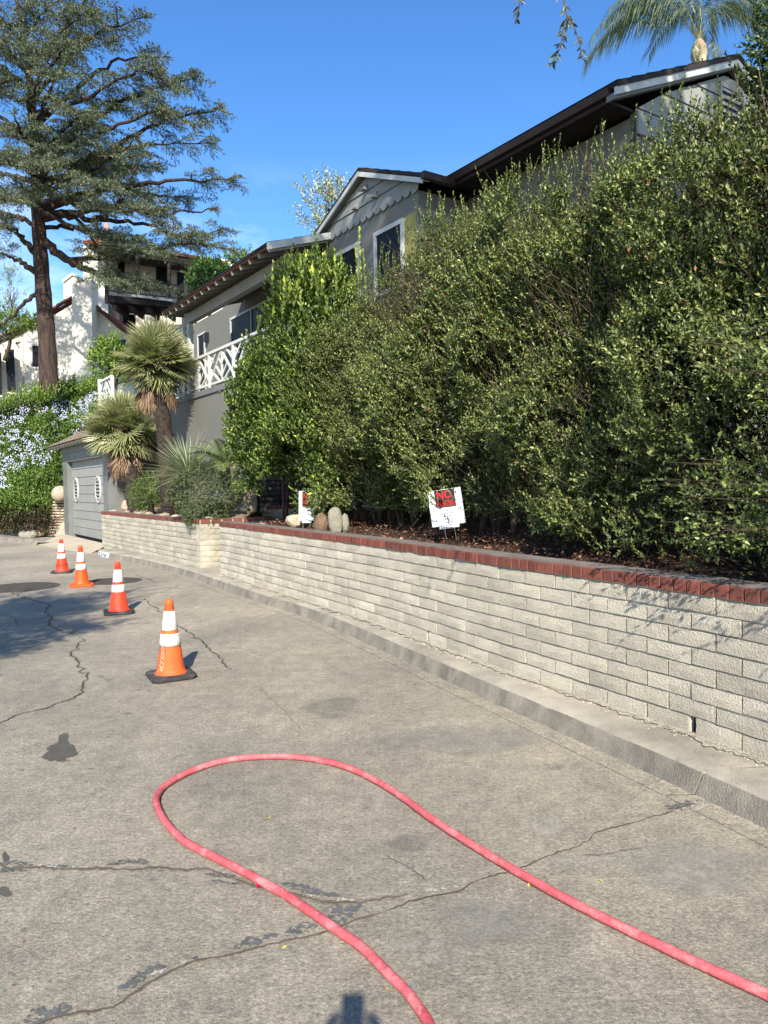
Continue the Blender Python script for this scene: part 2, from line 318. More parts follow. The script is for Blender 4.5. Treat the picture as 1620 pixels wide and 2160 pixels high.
def kerb_mesh(y0, y1, name='kerb'):
    ys = np.arange(y0, y1, .12).tolist()+[y1]; vs = []; n = 6; rr = random.Random(int(y0*10))
    sm_ = lambda f, y: (f(y-.5)+f(y-.25)+f(y)+f(y+.25)+f(y+.5))/5
    for y in ys:
        b = sm_(fB, y); w = fW(y)+.08 if not 13.2 < y < 14.2 else fW(y)+.5
        j = lambda a: (rr.random()-.5)*a
        vs += [(b-.16, y, .0035), (b, y, .006), (b+.045+j(.006), y, .125+j(.006)), (b+.075+j(.006), y, .141+j(.003)), (b+.2, y, .146+j(.003)), (w, y, .156)]
    k = len(ys); fs = []; ms = []; m_ = MB()
    for i in range(k-1):
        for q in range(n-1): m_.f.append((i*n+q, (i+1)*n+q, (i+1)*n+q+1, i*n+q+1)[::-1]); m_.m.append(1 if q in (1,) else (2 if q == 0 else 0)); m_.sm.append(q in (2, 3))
    b0 = len(vs); m_.v = vs
    for e in (0, k-1):
        for q in range(n): v_ = m_.v[e*n+q]; m_.v[e*n+q] = (v_[0], v_[1]+.007*math.sin(q*2.3+1)*(q > 1), v_[2])
        b_ = len(m_.v); m_.v += [m_.v[e*n+q] for q in range(1, n)]+[(vs[e*n+5][0], vs[e*n+5][1], 0)]; m_.f.append(tuple(range(b_, b_+n))); m_.m.append(1); m_.sm.append(False)
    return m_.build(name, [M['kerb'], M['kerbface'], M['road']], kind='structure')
kerb_mesh(.8, 3.909); kerb_mesh(3.921, 10.3); kerb_mesh(10.304, 19.35)
# sandy filling along the wall foot and in the kerb joint
mb = MB()
for i in range(4200):
    y = RNG.uniform(2.2, 13.1); x = fW(y)-abs(RNG.normal(0, .05))-.002; r = RNG.uniform(.003, .011); a = RNG.uniform(0, 3)
    mb.add([(x+r*math.cos(a+k*1.57)*(1.3 if k % 2 else 1), y+r*math.sin(a+k*1.57)*1.2, .148+(.0 if k < 4 else r)) for k in range(4)]+[(x, y, .15+r*.7)], [(0, 1, 4), (1, 2, 4), (2, 3, 4), (3, 0, 4)])
mb.build('grit', mat('pale_grit', (.42, .385, .31), (.30, .27, .22), .95, 40), kind='stuff')
mb = MB(); p0 = oz(1478, 1686, 0); pj = [np.array([p0[0]+.012+.045*(z/.13)-.012+.004*math.sin(z*90), 3.917+.004*math.sin(z*60), z]) for z in np.linspace(.0, .128, 9)]
for a_, b_ in zip(pj[:-1], pj[1:]): mb.bar(a_, b_, .011+.006*abs(math.sin(a_[2]*70)), .010, up=(1, 0, 0))
mb.build('joint_filler', M['mortar'], kind='structure')

# apron, far kerb, terrain
ap = [(193, 1167), (187, 1167), (141, 1161), (104, 1154), (77, 1150)]
A = [oz(x, y, 0.004) for x, y in ap]; gR = T(21.9, 5.16); gL = T(28.6, 5.16)
B = [np.array([*lerp(gR, gL, k/4)[:2], .13]) for k in range(5)]
mb = MB(); mb.add(A+B, [(i, i+1, 6+i, 5+i)[::-1] for i in range(4)]); mb.build('driveway_apron', M['apron'], kind='structure')
lk = [oz(77, 1150, 0), oz(40, 1146, 0), oz(0, 1141.5, 0)]; lk.append(lk[-1]*2-lk[-2]); lk.append(lk[-1]*2-lk[-2]); lk.append(lk[-1]+3*(lk[-1]-lk[-2]))
mb = MB()
for a, b in zip(lk[:-1], lk[1:]):
    d = unit(np.array([-(b-a)[1], (b-a)[0], 0])); d = d if d[1] > 0 else -d
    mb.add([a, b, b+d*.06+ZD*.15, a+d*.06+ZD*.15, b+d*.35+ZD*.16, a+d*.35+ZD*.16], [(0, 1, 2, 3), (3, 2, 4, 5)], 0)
mb.build('kerb', [M['kerbface']], kind='structure')  # shade on the far kerb painted in with the darker face colour
# hillside behind: heights by (t, s)
def hill_z(t, s):
    base = np.clip((s-5.3)/2.2, 0, 1)*3.3+np.clip((s-7.5)/9, 0, 1)*2.2
    if t < 28.7: base = min(base, 2.6) if s < 8.8 else base
    return base
ts = np.linspace(22.2, 75, 34); ss = np.concatenate([np.linspace(5.6, 9, 12), np.linspace(10, 26, 12)])
V = []; Fc = []
for t in ts:
    for s in ss: p = T(t, s); V.append((p[0], p[1], .12+hill_z(t, s)+.12*math.sin(t*1.7+s*2.1)))
for i in range(len(ts)-1):
    for j in range(len(ss)-1): a = i*len(ss)+j; Fc.append((a, a+len(ss), a+len(ss)+1, a+1)[::-1])
npmesh('hillside', V, Fc, M['hill'], kind='structure', smooth=True)
mb = MB(); mb.add([T(-8, 9.5, 1.2), T(28, 9.5, 1.2), T(28, 40, 1.2), T(-8, 40, 1.2)], [(0, 3, 2, 1)]); mb.build('ground', M['hill'], kind='structure')

# mulch bed behind the near wall, gravel bed behind the far wall
def bed(y0, y1, back, z0, z1, m, name, f=fW, n=26, k=14):
    V = []; Fc = []
    for i in range(n+1):
        y = lerp(y0, y1, i/n)
        for j in range(k+1):
            q = j/k; off = .22+q*back; x = f(y)+off*ND[0]; yy = y+off*ND[1]
            V.append((x, yy, lerp(z0, z1, min(1, q*1.6))+.03*math.sin(y*5+j*2)+.02*math.sin(y*13+j*5)))
    for i in range(n):
        for j in range(k): a = i*(k+1)+j; Fc.append((a, a+k+1, a+k+2, a+1)[::-1])
    return npmesh(name, V, Fc, m, kind='structure', smooth=True)
bed(-1.5, 13.1, 4.4, .97, 1.28, M['mulch'], 'planting_bed')
V = []; Fc = []
for i in range(21):
    for j in range(9):
        t = lerp(13.8, 21.7, i/20); s = lerp(5.12, 6.5, j/8); p = T(t, s); V.append((p[0], p[1], .98+.22*j/8+.05*math.sin(i*2.2+j*1.3)))
for i in range(20):
    for j in range(8): a = i*9+j; Fc.append((a, a+1, a+10, a+9))
npmesh('gravel_bed', V, Fc, M['gravel'], kind='structure', smooth=True)

# ------------------------------------------------------------------ road cracks, patches, stains
def px_line(pts, z): return [oz(x, y, z) for x, y in pts]
def densify(P, step, jit, rr):
    out = []
    for a, b in zip(P[:-1], P[1:]):
        n = max(1, int(np.linalg.norm(b-a)/step))
        for i in range(n): out.append(lerp(a, b, i/n))
    out.append(P[-1]); out = np.array(out); k = len(out); d = unit(np.gradient(out, axis=0)); nn = np.c_[-d[:, 1], d[:, 0], np.zeros(k)]
    j = np.interp(np.arange(k), np.arange(0, k+6, 6), rr.normal(0, 1, len(np.arange(0, k+6, 6))))*jit+rr.normal(0, jit*.35, k)
    return out+nn*j[:, None], nn
def ribbon(name, pts, w, m, z=.003, step=.018, jit=.006, seed=0, parent=road, vary=.8, off=0., world=None):
    rr = np.random.default_rng(seed); P = world if world is not None else px_line(pts, z); C, nn = densify(P, step, jit, rr); k = len(C)
    nodes = rr.random(max(2, k//5)+2); ww = w*(.35+vary*np.interp(np.arange(k), np.linspace(0, k, len(nodes)), nodes)+.35*rr.random(k)); ww *= np.clip(np.minimum(np.arange(k), k-1-np.arange(k))/3, .12, 1)
    f = rr.uniform(.3, .7, k)[:, None]; C = C+nn*off; V = np.empty((2*k, 3)); V[0::2] = C+nn*ww[:, None]*f; V[1::2] = C-nn*ww[:, None]*(1-f); V[:, 2] = z
    Fc = [(2*i, 2*i+2, 2*i+3, 2*i+1)[::-1] for i in range(k-1)]
    return npmesh(name, V, Fc, M[m], parent, kind=None)
cA = [(40, 2175), (110, 2150), (175, 2135), (235, 2125), (258, 2110), (280, 2090), (350, 2055), (410, 2027), (475, 2015), (540, 2000), (600, 1985), (675, 1970), (750, 1940), (810, 1924), (870, 1897), (930, 1885), (1010, 1860), (1110, 1827), (1170, 1800), (1245, 1775), (1255, 1755), (1310, 1740), (1400, 1717), (1460, 1695), (1478, 1684)]
cB = [(-20, 1822), (60, 1828), (150, 1831), (240, 1831), (330, 1827), (410, 1835), (480, 1850), (560, 1872), (640, 1888), (700, 1902), (750, 1904), (810, 1895), (860, 1885)]
cC = [(-20, 1530), (57, 1503), (100, 1490), (160, 1470), (173, 1453), (187, 1430), (170, 1410), (160, 1393), (150, 1380), (163, 1360), (175, 1348), (157, 1337), (117, 1327), (100, 1313), (110, 1300), (92, 1290), (107, 1275), (67, 1265), (33, 1253), (10, 1243)]
ribbon('crack', cA[:14], .020, 'cracksand', seed=1, z=.0040, jit=.007); ribbon('crack', cA[:14], .007, 'crackdark', seed=1, z=.0056, jit=.007)
ribbon('crack', cA[13:], .008, 'crackdark', seed=2, z=.0056, jit=.008); ribbon('crack', cB, .007, 'crackdark', seed=3, z=.0056, jit=.01); ribbon('crack', cB, .03, 'cracksand', seed=3, z=.0040, jit=.01)
ribbon('crack', cC, .016, 'crackdark', seed=4, z=.0056, jit=.02)
for i, c in enumerate([[(107, 1273), (170, 1270), (235, 1267), (300, 1258), (340, 1248), (385, 1232)], [(300, 1262), (340, 1290), (375, 1320), (410, 1340), (430, 1357), (465, 1390), (490, 1413)], [(280, 1226), (330, 1219), (385, 1214)], [(285, 1212), (305, 1218), (330, 1228)], [(-10, 1226), (60, 1232), (130, 1233), (190, 1230)], [(200, 1183), (260, 1186), (330, 1190)], [(1210, 1800), (1290, 1797), (1370, 1790)],
                        [(545, 1450), (590, 1490), (640, 1540)], [(810, 1800), (880, 1840), (905, 1860)], [(20, 1298), (33, 1305), (35, 1320)]]):
    ribbon('crack', c, (.008, .014, .01, .014, .008, .006, .004, .003, .004, .01)[i], 'crackdark', seed=20+i, z=.0056, jit=.02 if i < 6 else .008)
for i, (c, w, o) in enumerate([([(50, 2158), (100, 2140), (150, 2122)], .09, .0), ([(245, 2090), (280, 2072), (320, 2050), (350, 2037)], .05, 0), ([(490, 2000), (530, 1985), (590, 1967)], .038, 0), ([(600, 1968), (640, 1957), (672, 1945)], .035, 0), ([(690, 1935), (730, 1925), (768, 1912)], .07, 0), ([(400, 2020), (430, 2017)], .02, 0),
                             ([(225, 1823), (260, 1819), (318, 1818)], .028, 0), ([(430, 1842), (470, 1848), (500, 1850)], .022, 0), ([(440, 1855), (480, 1859), (520, 1861)], .018, 0), ([(590, 1862), (640, 1878), (720, 1888)], .04, 0), ([(-10, 1822), (30, 1819), (70, 1823)], .045, 0), ([(-10, 1834), (30, 1836), (60, 1835)], .03, 0),
                             ([(100, 1822), (150, 1827)], .02, 0), ([(1410, 1707), (1450, 1697), (1475, 1685)], .05, 0), ([(1440, 1665), (1465, 1675)], .025, 0), ([(330, 1834), (350, 1836)], .02, 0), ([(205, 2105), (225, 2100)], .014, 0)]):
    ribbon('sealant_patch', c, w, 'tar', seed=50+i, z=.0046, step=.008, jit=.006, vary=1.2)
for i, c in enumerate([[(1418, 1712), (1450, 1702), (1470, 1690), (1485, 1688)], [(1440, 1716), (1470, 1708), (1485, 1692)]]): ribbon('spalled_edge', c, .018, 'spall', seed=80+i, z=.0058, step=.01)
for i, c in enumerate([[(60, 1824), (130, 1829), (200, 1828)], [(690, 1897), (740, 1898), (790, 1888)], [(640, 1883), (690, 1893)], [(890, 1880), (960, 1872), (1020, 1855)], [(300, 2060), (350, 2047), (400, 2022)]]): ribbon('spalled_edge', c, .014, 'spall', seed=90+i, z=.0048, step=.01, vary=1.)
def blob(name, cx, cy, rx, ry, m, z, seed=0, pts=None, n=28, grow=1.25):
    rr = np.random.default_rng(seed)
    if pts is None:
        ph = rr.random(4)*6.28; pts = []
        for k in range(n): a = 2*math.pi*k/n; q = 1+.16*math.sin(2*a+ph[0])+.10*math.sin(3*a+ph[1])+.07*math.sin(5*a+ph[2]); pts.append((cx+rx*q*math.cos(a), cy+ry*q*math.sin(a)))
    P = np.array([oz(x, y, z) for x, y in pts]); c = P.mean(0); rings = [(0, 1), (.55, .95), (.85, .6), (1, .3), (grow, -.3)]
    V = [c]; colr = [1.]; k = len(P); Fc = []
    for q, w in rings[1:]: V += list(c+(P-c)*q); colr += [w]*k
    V = np.array(V); V[:, 2] = z
    mbx = MB(); mbx.v = [tuple(v) for v in V]
    for i in range(k): mbx.f.append((0, 1+i, 1+(i+1) % k))
    for r in range(len(rings)-2):
        for i in range(k): a = 1+r*k; mbx.f.append((a+i, a+k+i, a+k+(i+1) % k, a+(i+1) % k))
    mbx.m = [0]*len(mbx.f); mbx.sm = [False]*len(mbx.f); o = mbx.build(name, M[m], road)
    a = o.data.color_attributes.new('lc', 'FLOAT_COLOR', 'POINT'); cc = np.array(colr)*.5
    a.data.foreach_set('color', np.c_[cc, cc, cc, np.ones(len(cc))].astype(np.float32).ravel()); return o
wp = [(235, 1505), (265, 1475), (300, 1452), (272, 1445), (285, 1425), (300, 1412), (335, 1400), (370, 1385), (362, 1365), (372, 1340), (400, 1325), (440, 1318), (437, 1345), (432, 1372), (447, 1400), (480, 1415), (500, 1432), (512, 1470), (490, 1505), (450, 1528), (400, 1537), (340, 1535), (290, 1528)]
blob('damp_patch', 0, 0, 0, 0, 'wet', .0030, pts=[(x/3, 1100+y/3) for x, y in wp], grow=1.06)
zz = .0022
for i, (x, y, rx, ry) in enumerate([(213, 1427, 14, 5), (228, 1434, 13, 5), (165, 1488, 9, 3), (268, 1505, 13, 4), (293, 1455, 8, 3), (278, 1472, 8, 3), (268, 1478, 9, 3), (238, 1541, 10, 3), (45, 1624, 11, 4), (192, 1622, 8, 3), (182, 1648, 8, 3), (315, 1457, 7, 3), (228, 1555, 7, 2), (308, 1424, 9, 3), (252, 1480, 6, 2), (157, 1747, 7, 4), (8, 1880, 16, 14), (12, 1808, 10, 12), (25, 2053, 12, 6), (620, 2007, 9, 5), (637, 2036, 6, 4), (90, 1790, 12, 4), (50, 1962, 12, 5), (740, 1918, 11, 8)]):
    blob('stain', x, y, rx, ry, 'wet' if i in (16, 17) else 'oily', zz, seed=100+i, n=16); zz = .0018+(i % 5)*.00025
for i, (x, y, rx, ry, m) in enumerate([(700, 1492, 90, 28, 'oily'), (1450, 1830, 190, 70, 'polish'), (1020, 1560, 170, 42, 'polish'), (1170, 1617, 38, 10, 'oily'), (860, 1780, 70, 26, 'oily'), (1020, 1950, 140, 60, 'polish'), (1150, 1740, 80, 30, 'pale'), (880, 1830, 60, 25, 'pale'), (1480, 1850, 120, 60, 'pale'), (900, 2010, 120, 60, 'pale'), (840, 1565, 70, 22, 'polish'), (745, 1420, 60, 14, 'pale'), (1230, 1820, 120, 30, 'pale')]):
    blob('worn_patch', x, y, rx, ry, m, .0008+i*.00007, seed=200+i, n=36, grow=1.5)
# white chalk-like scratches
for i, c in enumerate([[(470, 1315), (500, 1325), (535, 1340)], [(365, 1255), (395, 1265)], [(700, 1445), (740, 1430)], [(630, 1470), (665, 1462)], [(1100, 1905), (1130, 1890)], [(740, 1640), (790, 1655)]]): ribbon('scratch', c, .012, 'spall', seed=300+i, z=.0035, vary=1., jit=.01)

yy_ = np.arange(13.0, 1.5, -.1); ribbon('mortar_strip', None, .10, 'foot', z=.1585, seed=400, parent=None, vary=.9, jit=.008, step=.02, world=[np.array([fW(y_)-.022, y_, .158]) for y_ in yy_])['kind'] = 'structure'
ribbon('mortar_strip', None, .05, 'foot', z=.161, seed=401, parent=None, vary=1.2, jit=.01, step=.015, world=[np.array([fW(y_)-.03, y_, .158]) for y_ in yy_])['kind'] = 'structure'
# ------------------------------------------------------------------ masonry
def rough_block(L_, H_, D_, seed, nx=4, nz=2):
    rr = random.Random(seed); m_ = MB(); ch = .005
    g = [[None]*(nz+1) for _ in range(nx+1)]
    for i in range(nx+1):
        for j in range(nz+1):
            ed = i in (0, nx) or j in (0, nz); x = -L_/2+L_*i/nx; z = H_*j/nz
            if i in (0, nx): x += rr.uniform(-.002, .002)
            if j in (0, nz): z += rr.uniform(-.003, .003)
            g[i][j] = len(m_.v); m_.v.append((x*(1-.0), -(ch if not ed else 0)-rr.uniform(-.002, .003), z))
    for i in range(nx):
        for j in range(nz): m_.f.append((g[i][j], g[i+1][j], g[i+1][j+1], g[i][j+1]))
    rim = [g[i][0] for i in range(nx+1)]+[g[nx][j] for j in range(1, nz+1)]+[g[i][nz] for i in range(nx-1, -1, -1)]+[g[0][j] for j in range(nz-1, 0, -1)]
    b = len(m_.v)
    for q in rim: v = m_.v[q]; m_.v.append((v[0], D_, v[2]))
    n = len(rim)
    for i in range(n): m_.f.append((rim[(i+1) % n], rim[i], b+i, b+(i+1) % n))
    m_.m = [0]*len(m_.f); m_.sm = [False]*len(m_.f); return m_
def path_of(pts, step=.02):
    P = np.array(pts, float); d = np.r_[0, np.cumsum(np.linalg.norm(np.diff(P, axis=0), axis=1))]; a = np.arange(0, d[-1], step)
    return np.c_[np.interp(a, d, P[:, 0]), np.interp(a, d, P[:, 1])], a
class Path:
    def __init__(s, pts): s.P, s.a = path_of(pts); s.L = s.a[-1]
    def at(s, a): return np.array([np.interp(a, s.a, s.P[:, 0]), np.interp(a, s.a, s.P[:, 1])])
    def dir(s, a): d = s.at(min(a+.15, s.L))-s.at(max(a-.15, 0)); return d/np.linalg.norm(d)
def masonry(root, path, bm_, z0, ncourse, ch, cl, capH=.075, capw=.098, a_end=None, weeps=(), inner=.28, gap=.0125, capd=.19, capproud=.012, seed=0, corestep=.25, cap=True):
    # path runs so that the visible face is on its right-hand side seen from above
    rr = random.Random(seed); a_end = a_end or path.L
    meshes = [rough_block(cl-gap, ch-gap, .09, seed*10+k).mesh('block', bm_) for k in range(6)]
    halfm = rough_block(cl/2-gap, ch-gap, .09, seed*10+8, nx=2).mesh('block', bm_)
    for c in range(ncourse):
        a = 0. if c % 2 == 0 else -cl/2
        while a < a_end-.02:
            a0 = max(a, 0); a1 = min(a+cl, a_end); w = a1-a0
            wp_ = [q for q in weeps if c == 0 and a0-.03 < q < a1+.03]
            if w > .06:
                me = meshes[rr.randrange(6)]; scx = w/cl; mid = (a0+a1)/2
                if wp_: mid += .0; scx *= .93; mid = (a0+a1)/2+(.0115 if abs(wp_[0]-a0) < abs(wp_[0]-a1) else -.0115)
                if w < cl*.6: me = halfm; scx = w/(cl/2)*(.9 if wp_ else 1)
                p = path.at(mid); d = path.dir(mid); o = rr.uniform(-.004, .004)
                nrm = np.array([-d[1], d[0]]); ang = math.atan2(d[1], d[0])
                put('block', me, root, (p[0]+nrm[0]*o, p[1]+nrm[1]*o, z0+c*ch+gap/2+rr.uniform(-.0025, .0025)), (rr.uniform(-.012, .012), rr.uniform(-.006, .006), ang+rr.uniform(-.006, .006)), (scx, 1, 1))
            a += cl
    # mortar core
    m_ = MB(); ztop = z0+ncourse*ch
    def seg(a0, a1, za, zb, rec=.011):
        q = [];
        n = max(1, int((a1-a0)/corestep)); A_ = np.linspace(a0, a1, n+1)
        for k in range(n):
            p, p2 = path.at(A_[k]), path.at(A_[k+1]); d, d2 = path.dir(A_[k]), path.dir(A_[k+1]); n1, n2 = np.array([-d[1], d[0]]), np.array([-d2[1], d2[0]])
            m_.prism([(*(p+n1*rec), za), (*(p2+n2*rec), za), (*(p2+n2*inner), za), (*(p+n1*inner), za)], (0, 0, zb-za))
    seg(0, a_end, z0+ch*.98 if weeps else z0-.1, ztop, .015)
    if weeps:
        w = [0]+sorted(weeps)+[a_end]
        for q, (a0, a1) in enumerate(zip(w[:-1], w[1:])): seg(a0+(.024 if q else 0), a1-(.024 if q < len(w)-2 else 0), z0-.1, z0+ch*.979, .015)
        for wq in weeps: p = path.at(wq); d = path.dir(wq); nq = np.array([-d[1], d[0]]); hw = MB(); hw.prism([(*(p-d*.06+nq*.05), z0-.02), (*(p+d*.06+nq*.05), z0-.02), (*(p+d*.06+nq*.07), z0-.02), (*(p-d*.06+nq*.07), z0-.02)], (0, 0, ch)); hw.build('weep_hole_shade', M['screen'], root)  # dark plate set in each gap to paint the shade of the hole
    m_.build('mortar', M['mortar'], root)
    if cap:
        cm = []
        for k in range(5):
            q = MB(); r2 = random.Random(k+seed); e = lambda: r2.uniform(-.0025, .0025); w = capw-.008; c_ = .004
            x0, x1, y0, y1, z_, z1 = -w/2, w/2, -capproud, capd, 0, capH
            q.v = [(x0+c_, y0+e(), z_+e()), (x1-c_, y0+e(), z_+e()), (x1-c_, y0+e(), z1-c_+e()), (x0+c_, y0+e(), z1-c_+e()), (x0, y0+c_, z_), (x1, y0+c_, z_), (x1, y0+c_, z1), (x0, y0+c_, z1), (x0, y1, z_), (x1, y1, z_), (x1, y1, z1), (x0, y1, z1)]
            q.f = [(0, 1, 2, 3), (4, 5, 1, 0), (1, 5, 6, 2), (3, 2, 6, 7), (4, 0, 3, 7), (5, 9, 10, 6), (7, 6, 10, 11), (8, 4, 7, 11), (9, 8, 11, 10), (4, 8, 9, 5)]
            q.m = [0]*10; q.sm = [False]*10; cm.append(q.mesh('cap_brick', M['brick']))
        n = int(a_end/capw)
        for k in range(n):
            a = (k+.5)*a_end/n; p = path.at(a); d = path.dir(a); nrm = np.array([-d[1], d[0]]); o = rr.uniform(-.003, .003)
            put('cap_brick', cm[rr.randrange(5)], root, (p[0]+nrm[0]*o, p[1]+nrm[1]*o, ztop+.006+rr.uniform(-.002, .002)), (rr.uniform(-.015, .015), 0, math.atan2(d[1], d[0])+rr.uniform(-.012, .012)))
        m_ = MB(); seg(0, a_end, ztop-.002, ztop+capH-.004, .002); m_.build('cap_mortar', M['mortar'], root)
        m_ = MB()
        def seg2(r0, r1, za, zb):
            A_ = np.linspace(0, a_end, int(a_end/.2)+2)
            for k in range(len(A_)-1):
                p, p2 = path.at(A_[k]), path.at(A_[k+1]); d, d2 = path.dir(A_[k]), path.dir(A_[k+1]); n1, n2 = np.array([-d[1], d[0]]), np.array([-d2[1], d2[0]])
                m_.prism([(*(p+n1*r0), za), (*(p2+n2*r0), za), (*(p2+n2*r1), za), (*(p+n1*r1), za)], (0, 0, zb-za))
        seg2(.012, capd+.06, ztop+capH+.0005, ztop+capH+.0105); m_.build('cap_wash', M['wash'], root)
# near wall: from the steps (far) to the near end; face on the street side
ys = np.arange(13.22, 3.2, -.1); ptsW = [(np.mean([fW(y+d) for d in (-.5, -.25, 0, .25, .5)]) if y < 12.7 else fW(y), y) for y in ys]
PW = Path(ptsW)
def a_at_px(x, y, z=.2): p = oz(x, y, z); return float(PW.a[np.argmin((PW.P[:, 0]-p[0])**2+(PW.P[:, 1]-p[1])**2)])
wall1 = empty('block_wall', (ptsW[0][0], ptsW[0][1], .14), 'long curved grey slump block wall with red brick cap in front of the hedge', 'wall')
weeps = [round(a_at_px(*q_)/.345)*.345 for q_ in ((787, 1290), (915, 1337), (1424, 1520))]
masonry(wall1, PW, M['block'], .150, 8, .107, .345, weeps=weeps, seed=1)
mb = MB(); p3 = Path([(ptsW[-1][0], ptsW[-1][1]), (fW(2.4), 2.4), (fW(1.0), 1.0)]); 
for za, zb, m_ in ((.1, 1.006, 0), (1.007, 1.085, 1)):
    for k in range(8):
        a0, a1 = p3.L*k/8+.005, p3.L*(k+1)/8; p, q = p3.at(a0), p3.at(a1); n1 = np.array([-p3.dir(a0)[1], p3.dir(a0)[0]])
        mb.prism([(*p, za), (*q, za), (*(q+n1*.3), za), (*(p+n1*.3), za)], (0, 0, zb-za), m_)
mb.build('wall_run', [M['block'], M['brick']], wall1)
mb = MB(); e = np.array([*ptsW[0], 0]); mb.prism([e+ZD*.1+ND*.01+UD*.004, e+ZD*.1+ND*1.9+UD*.004, e+ZD*.1+ND*1.9-UD*.25, e+ZD*.1+ND*.2-UD*.25], (0, 0, .93)); mb.build('wall_end', M['block'], wall1)
# far wall and its return by the steps
c0 = oz(424, 1199, .15); c1 = oz(222, 1152, .15); c1 = T(21.62, c0@ND)
PF = Path([(c1[0], c1[1]), (c0[0], c0[1])])
wall2 = empty('block_wall', (c0[0], c0[1], .14), 'shorter pale block retaining wall with brick cap between garage and entry steps', 'wall')
masonry(wall2, PF, M['block2'], .150, 8, .107, .345, seed=2)
t_c = float(c0@UD); s_c = float(c0@ND)
q0 = T(t_c, s_c+.0); q1 = T(t_c, s_c+1.55)
PR_ = Path([(q0[0]+.004, q0[1]-.004), (q1[0], q1[1])])
masonry(wall2, PR_, M['block2'], .150, 8, .107, .345, seed=3, inner=.2, capw=.2)
q0 = T(t_c+.25, s_c+1.5); q1 = T(t_c+.25, s_c+3.4); PR2 = Path([(q0[0], q0[1]), (q1[0], q1[1])])
wall3 = empty('block_wall', (q0[0], q0[1], 1.0), 'low pale block wall with brick cap beneath the black metal gate', 'wall')
masonry(wall3, PR2, M['block2'], .58, 6, .107, .345, seed=4, inner=.2)
for k in range(5):
    mb = MB(); s0 = s_c+.42+k*.32; mb.hb(float(PW.P[0]@UD[:2])+.01, t_c-.02, s0, s0+3-.3*k, .05, .15+.17*(k+1)); mb.build('entry_step', M['kerb'], kind='structure')

# ================================================================== HOUSE
house = empty('house', T(12, 8.3, 1), 'grey stucco house with gabled wing, scalloped siding and raised white-railed porch above the hedge', 'house')
S_D, S_G, S_E, S_W = 6.46, 7.3, 7.8, 8.35     # planes: deck front, gable wing, main eave, main wall
Zt = lambda x, y, s: onS(x, y, s)
# stucco body
def hpart(name, m, boxes, parent=house, **kw):
    q = MB()
    for b in boxes: q.hb(*b)
    return q.build(name, M[m], parent, **kw)
tg0, tg1, tga = 9.75, 12.95, 11.33
# gable wing front wall (with window holes built as recessed frames set on it)
hpart('wall', 'grey', [(tg0, tg1, S_G, S_G+2.2, 1.0, 6.46)])
q = MB(); q.prism([T(tg0, S_G+.002, 6.461), T(tga, S_G+.002, 7.16), T(tg1, S_G+.002, 6.461)], ND*2.2); q.build('gable_wall', M['grey'], house)
hpart('wall', 'grey', [(6.35, tg0-.002, S_W, 12.5, 1.0, 6.5)])
hpart('wall', 'grey', [(tg1+.002, 24.5, 8.2, 12.5, 1.0, 6.7)])
hpart('wall', 'grey', [(tg1+.004, 24.4, 8.201, 8.5, 6.7, 6.85)])
hpart('deck_wall', 'grey', [(14.95, 21.59, S_D, 8.19, .6, 3.93), (12.2, 14.94, 7.95, 8.19, .6, 3.93), (21.6, 23.15, 5.32, 8.19, 3.0, 3.93)])
hpart('deck_slab', 'greytrim', [(12.2, 21.65, S_D-.035, 8.19, 3.935, 4.07), (21.66, 23.2, 5.28, 8.19, 3.935, 4.07)])
# siding boards on the gable, each a plank, the lowest one scalloped
def rake_z(t): return 7.28-abs(t-tga)*.405
zb = [6.50, 6.72, 6.94, 7.16, 7.4]
for i in range(4):
    za, zc = zb[i], zb[i+1]-.006; h0 = tga-(7.20-za)/.405; h1 = tga+(7.20-za)/.405; k0 = max(tga-(7.20-zc)/.405, h0) if zc < 7.2 else tga; k1 = 2*tga-k0
    h0 = max(h0, tg0-.05); h1 = min(h1, tg1+.08); k0 = max(k0, tg0-.05); k1 = min(k1, tg1+.08)
    q = MB(); o = .035
    top = [T(k1, S_G-.012, zc), T(k0, S_G-.012, zc)] if zc < 7.2 else [T(tga, S_G-.012, 7.2)]
    if i == 0:
        n = 15; bot = []
        for k in range(n):
            a, b = lerp(h0, h1, k/n), lerp(h0, h1, (k+1)/n)
            for f_ in (0, .18, .35, .5, .65, .82): bot.append(T(lerp(a, b, f_), S_G-o, za-.085*math.sqrt(max(0, 1-(2*f_-1)**2))+.01))
        bot.append(T(h1, S_G-o, za))
        nb = len(bot); vs = bot+[T(lerp(h0, h1, (k)/(nb-1)), S_G-.014, zc if True else 0) for k in range(nb)]
        for k in range(nb): P_ = vs[nb+k]; tt = P_@UD; P_[2] = min(zc, 7.2-abs(tt-tga)*.405)
        q.add(vs, [(k, k+1, nb+k+1, nb+k) for k in range(nb-1)]); q.add([v+ND*.02 for v in vs[:nb]]+vs[:nb], [(k, k+1, nb+k+1, nb+k)[::-1] for k in range(nb-1)])
    else:
        pts = [T(h0, S_G-o, za), T(h1, S_G-o, za)]+top; q.prism(pts, ND*.03)
    q.build('siding_board', M['siding'], house)
for (x, y) in ((772, 402), (793, 418), (752, 443)):
    t_, z_ = Zt(x, y, S_G-.05); q = MB(); q.add([T(t_-.05, S_G-.03, z_), T(t_+.05, S_G-.03, z_), T(t_+.05, S_G-.14, z_), T(t_-.05, S_G-.14, z_), T(t_, S_G-.03, z_+.13)], [(0, 1, 2, 3), (0, 4, 1), (1, 4, 2), (2, 4, 3), (3, 4, 0)]); q.build('gable_vent', M['siding'], house)
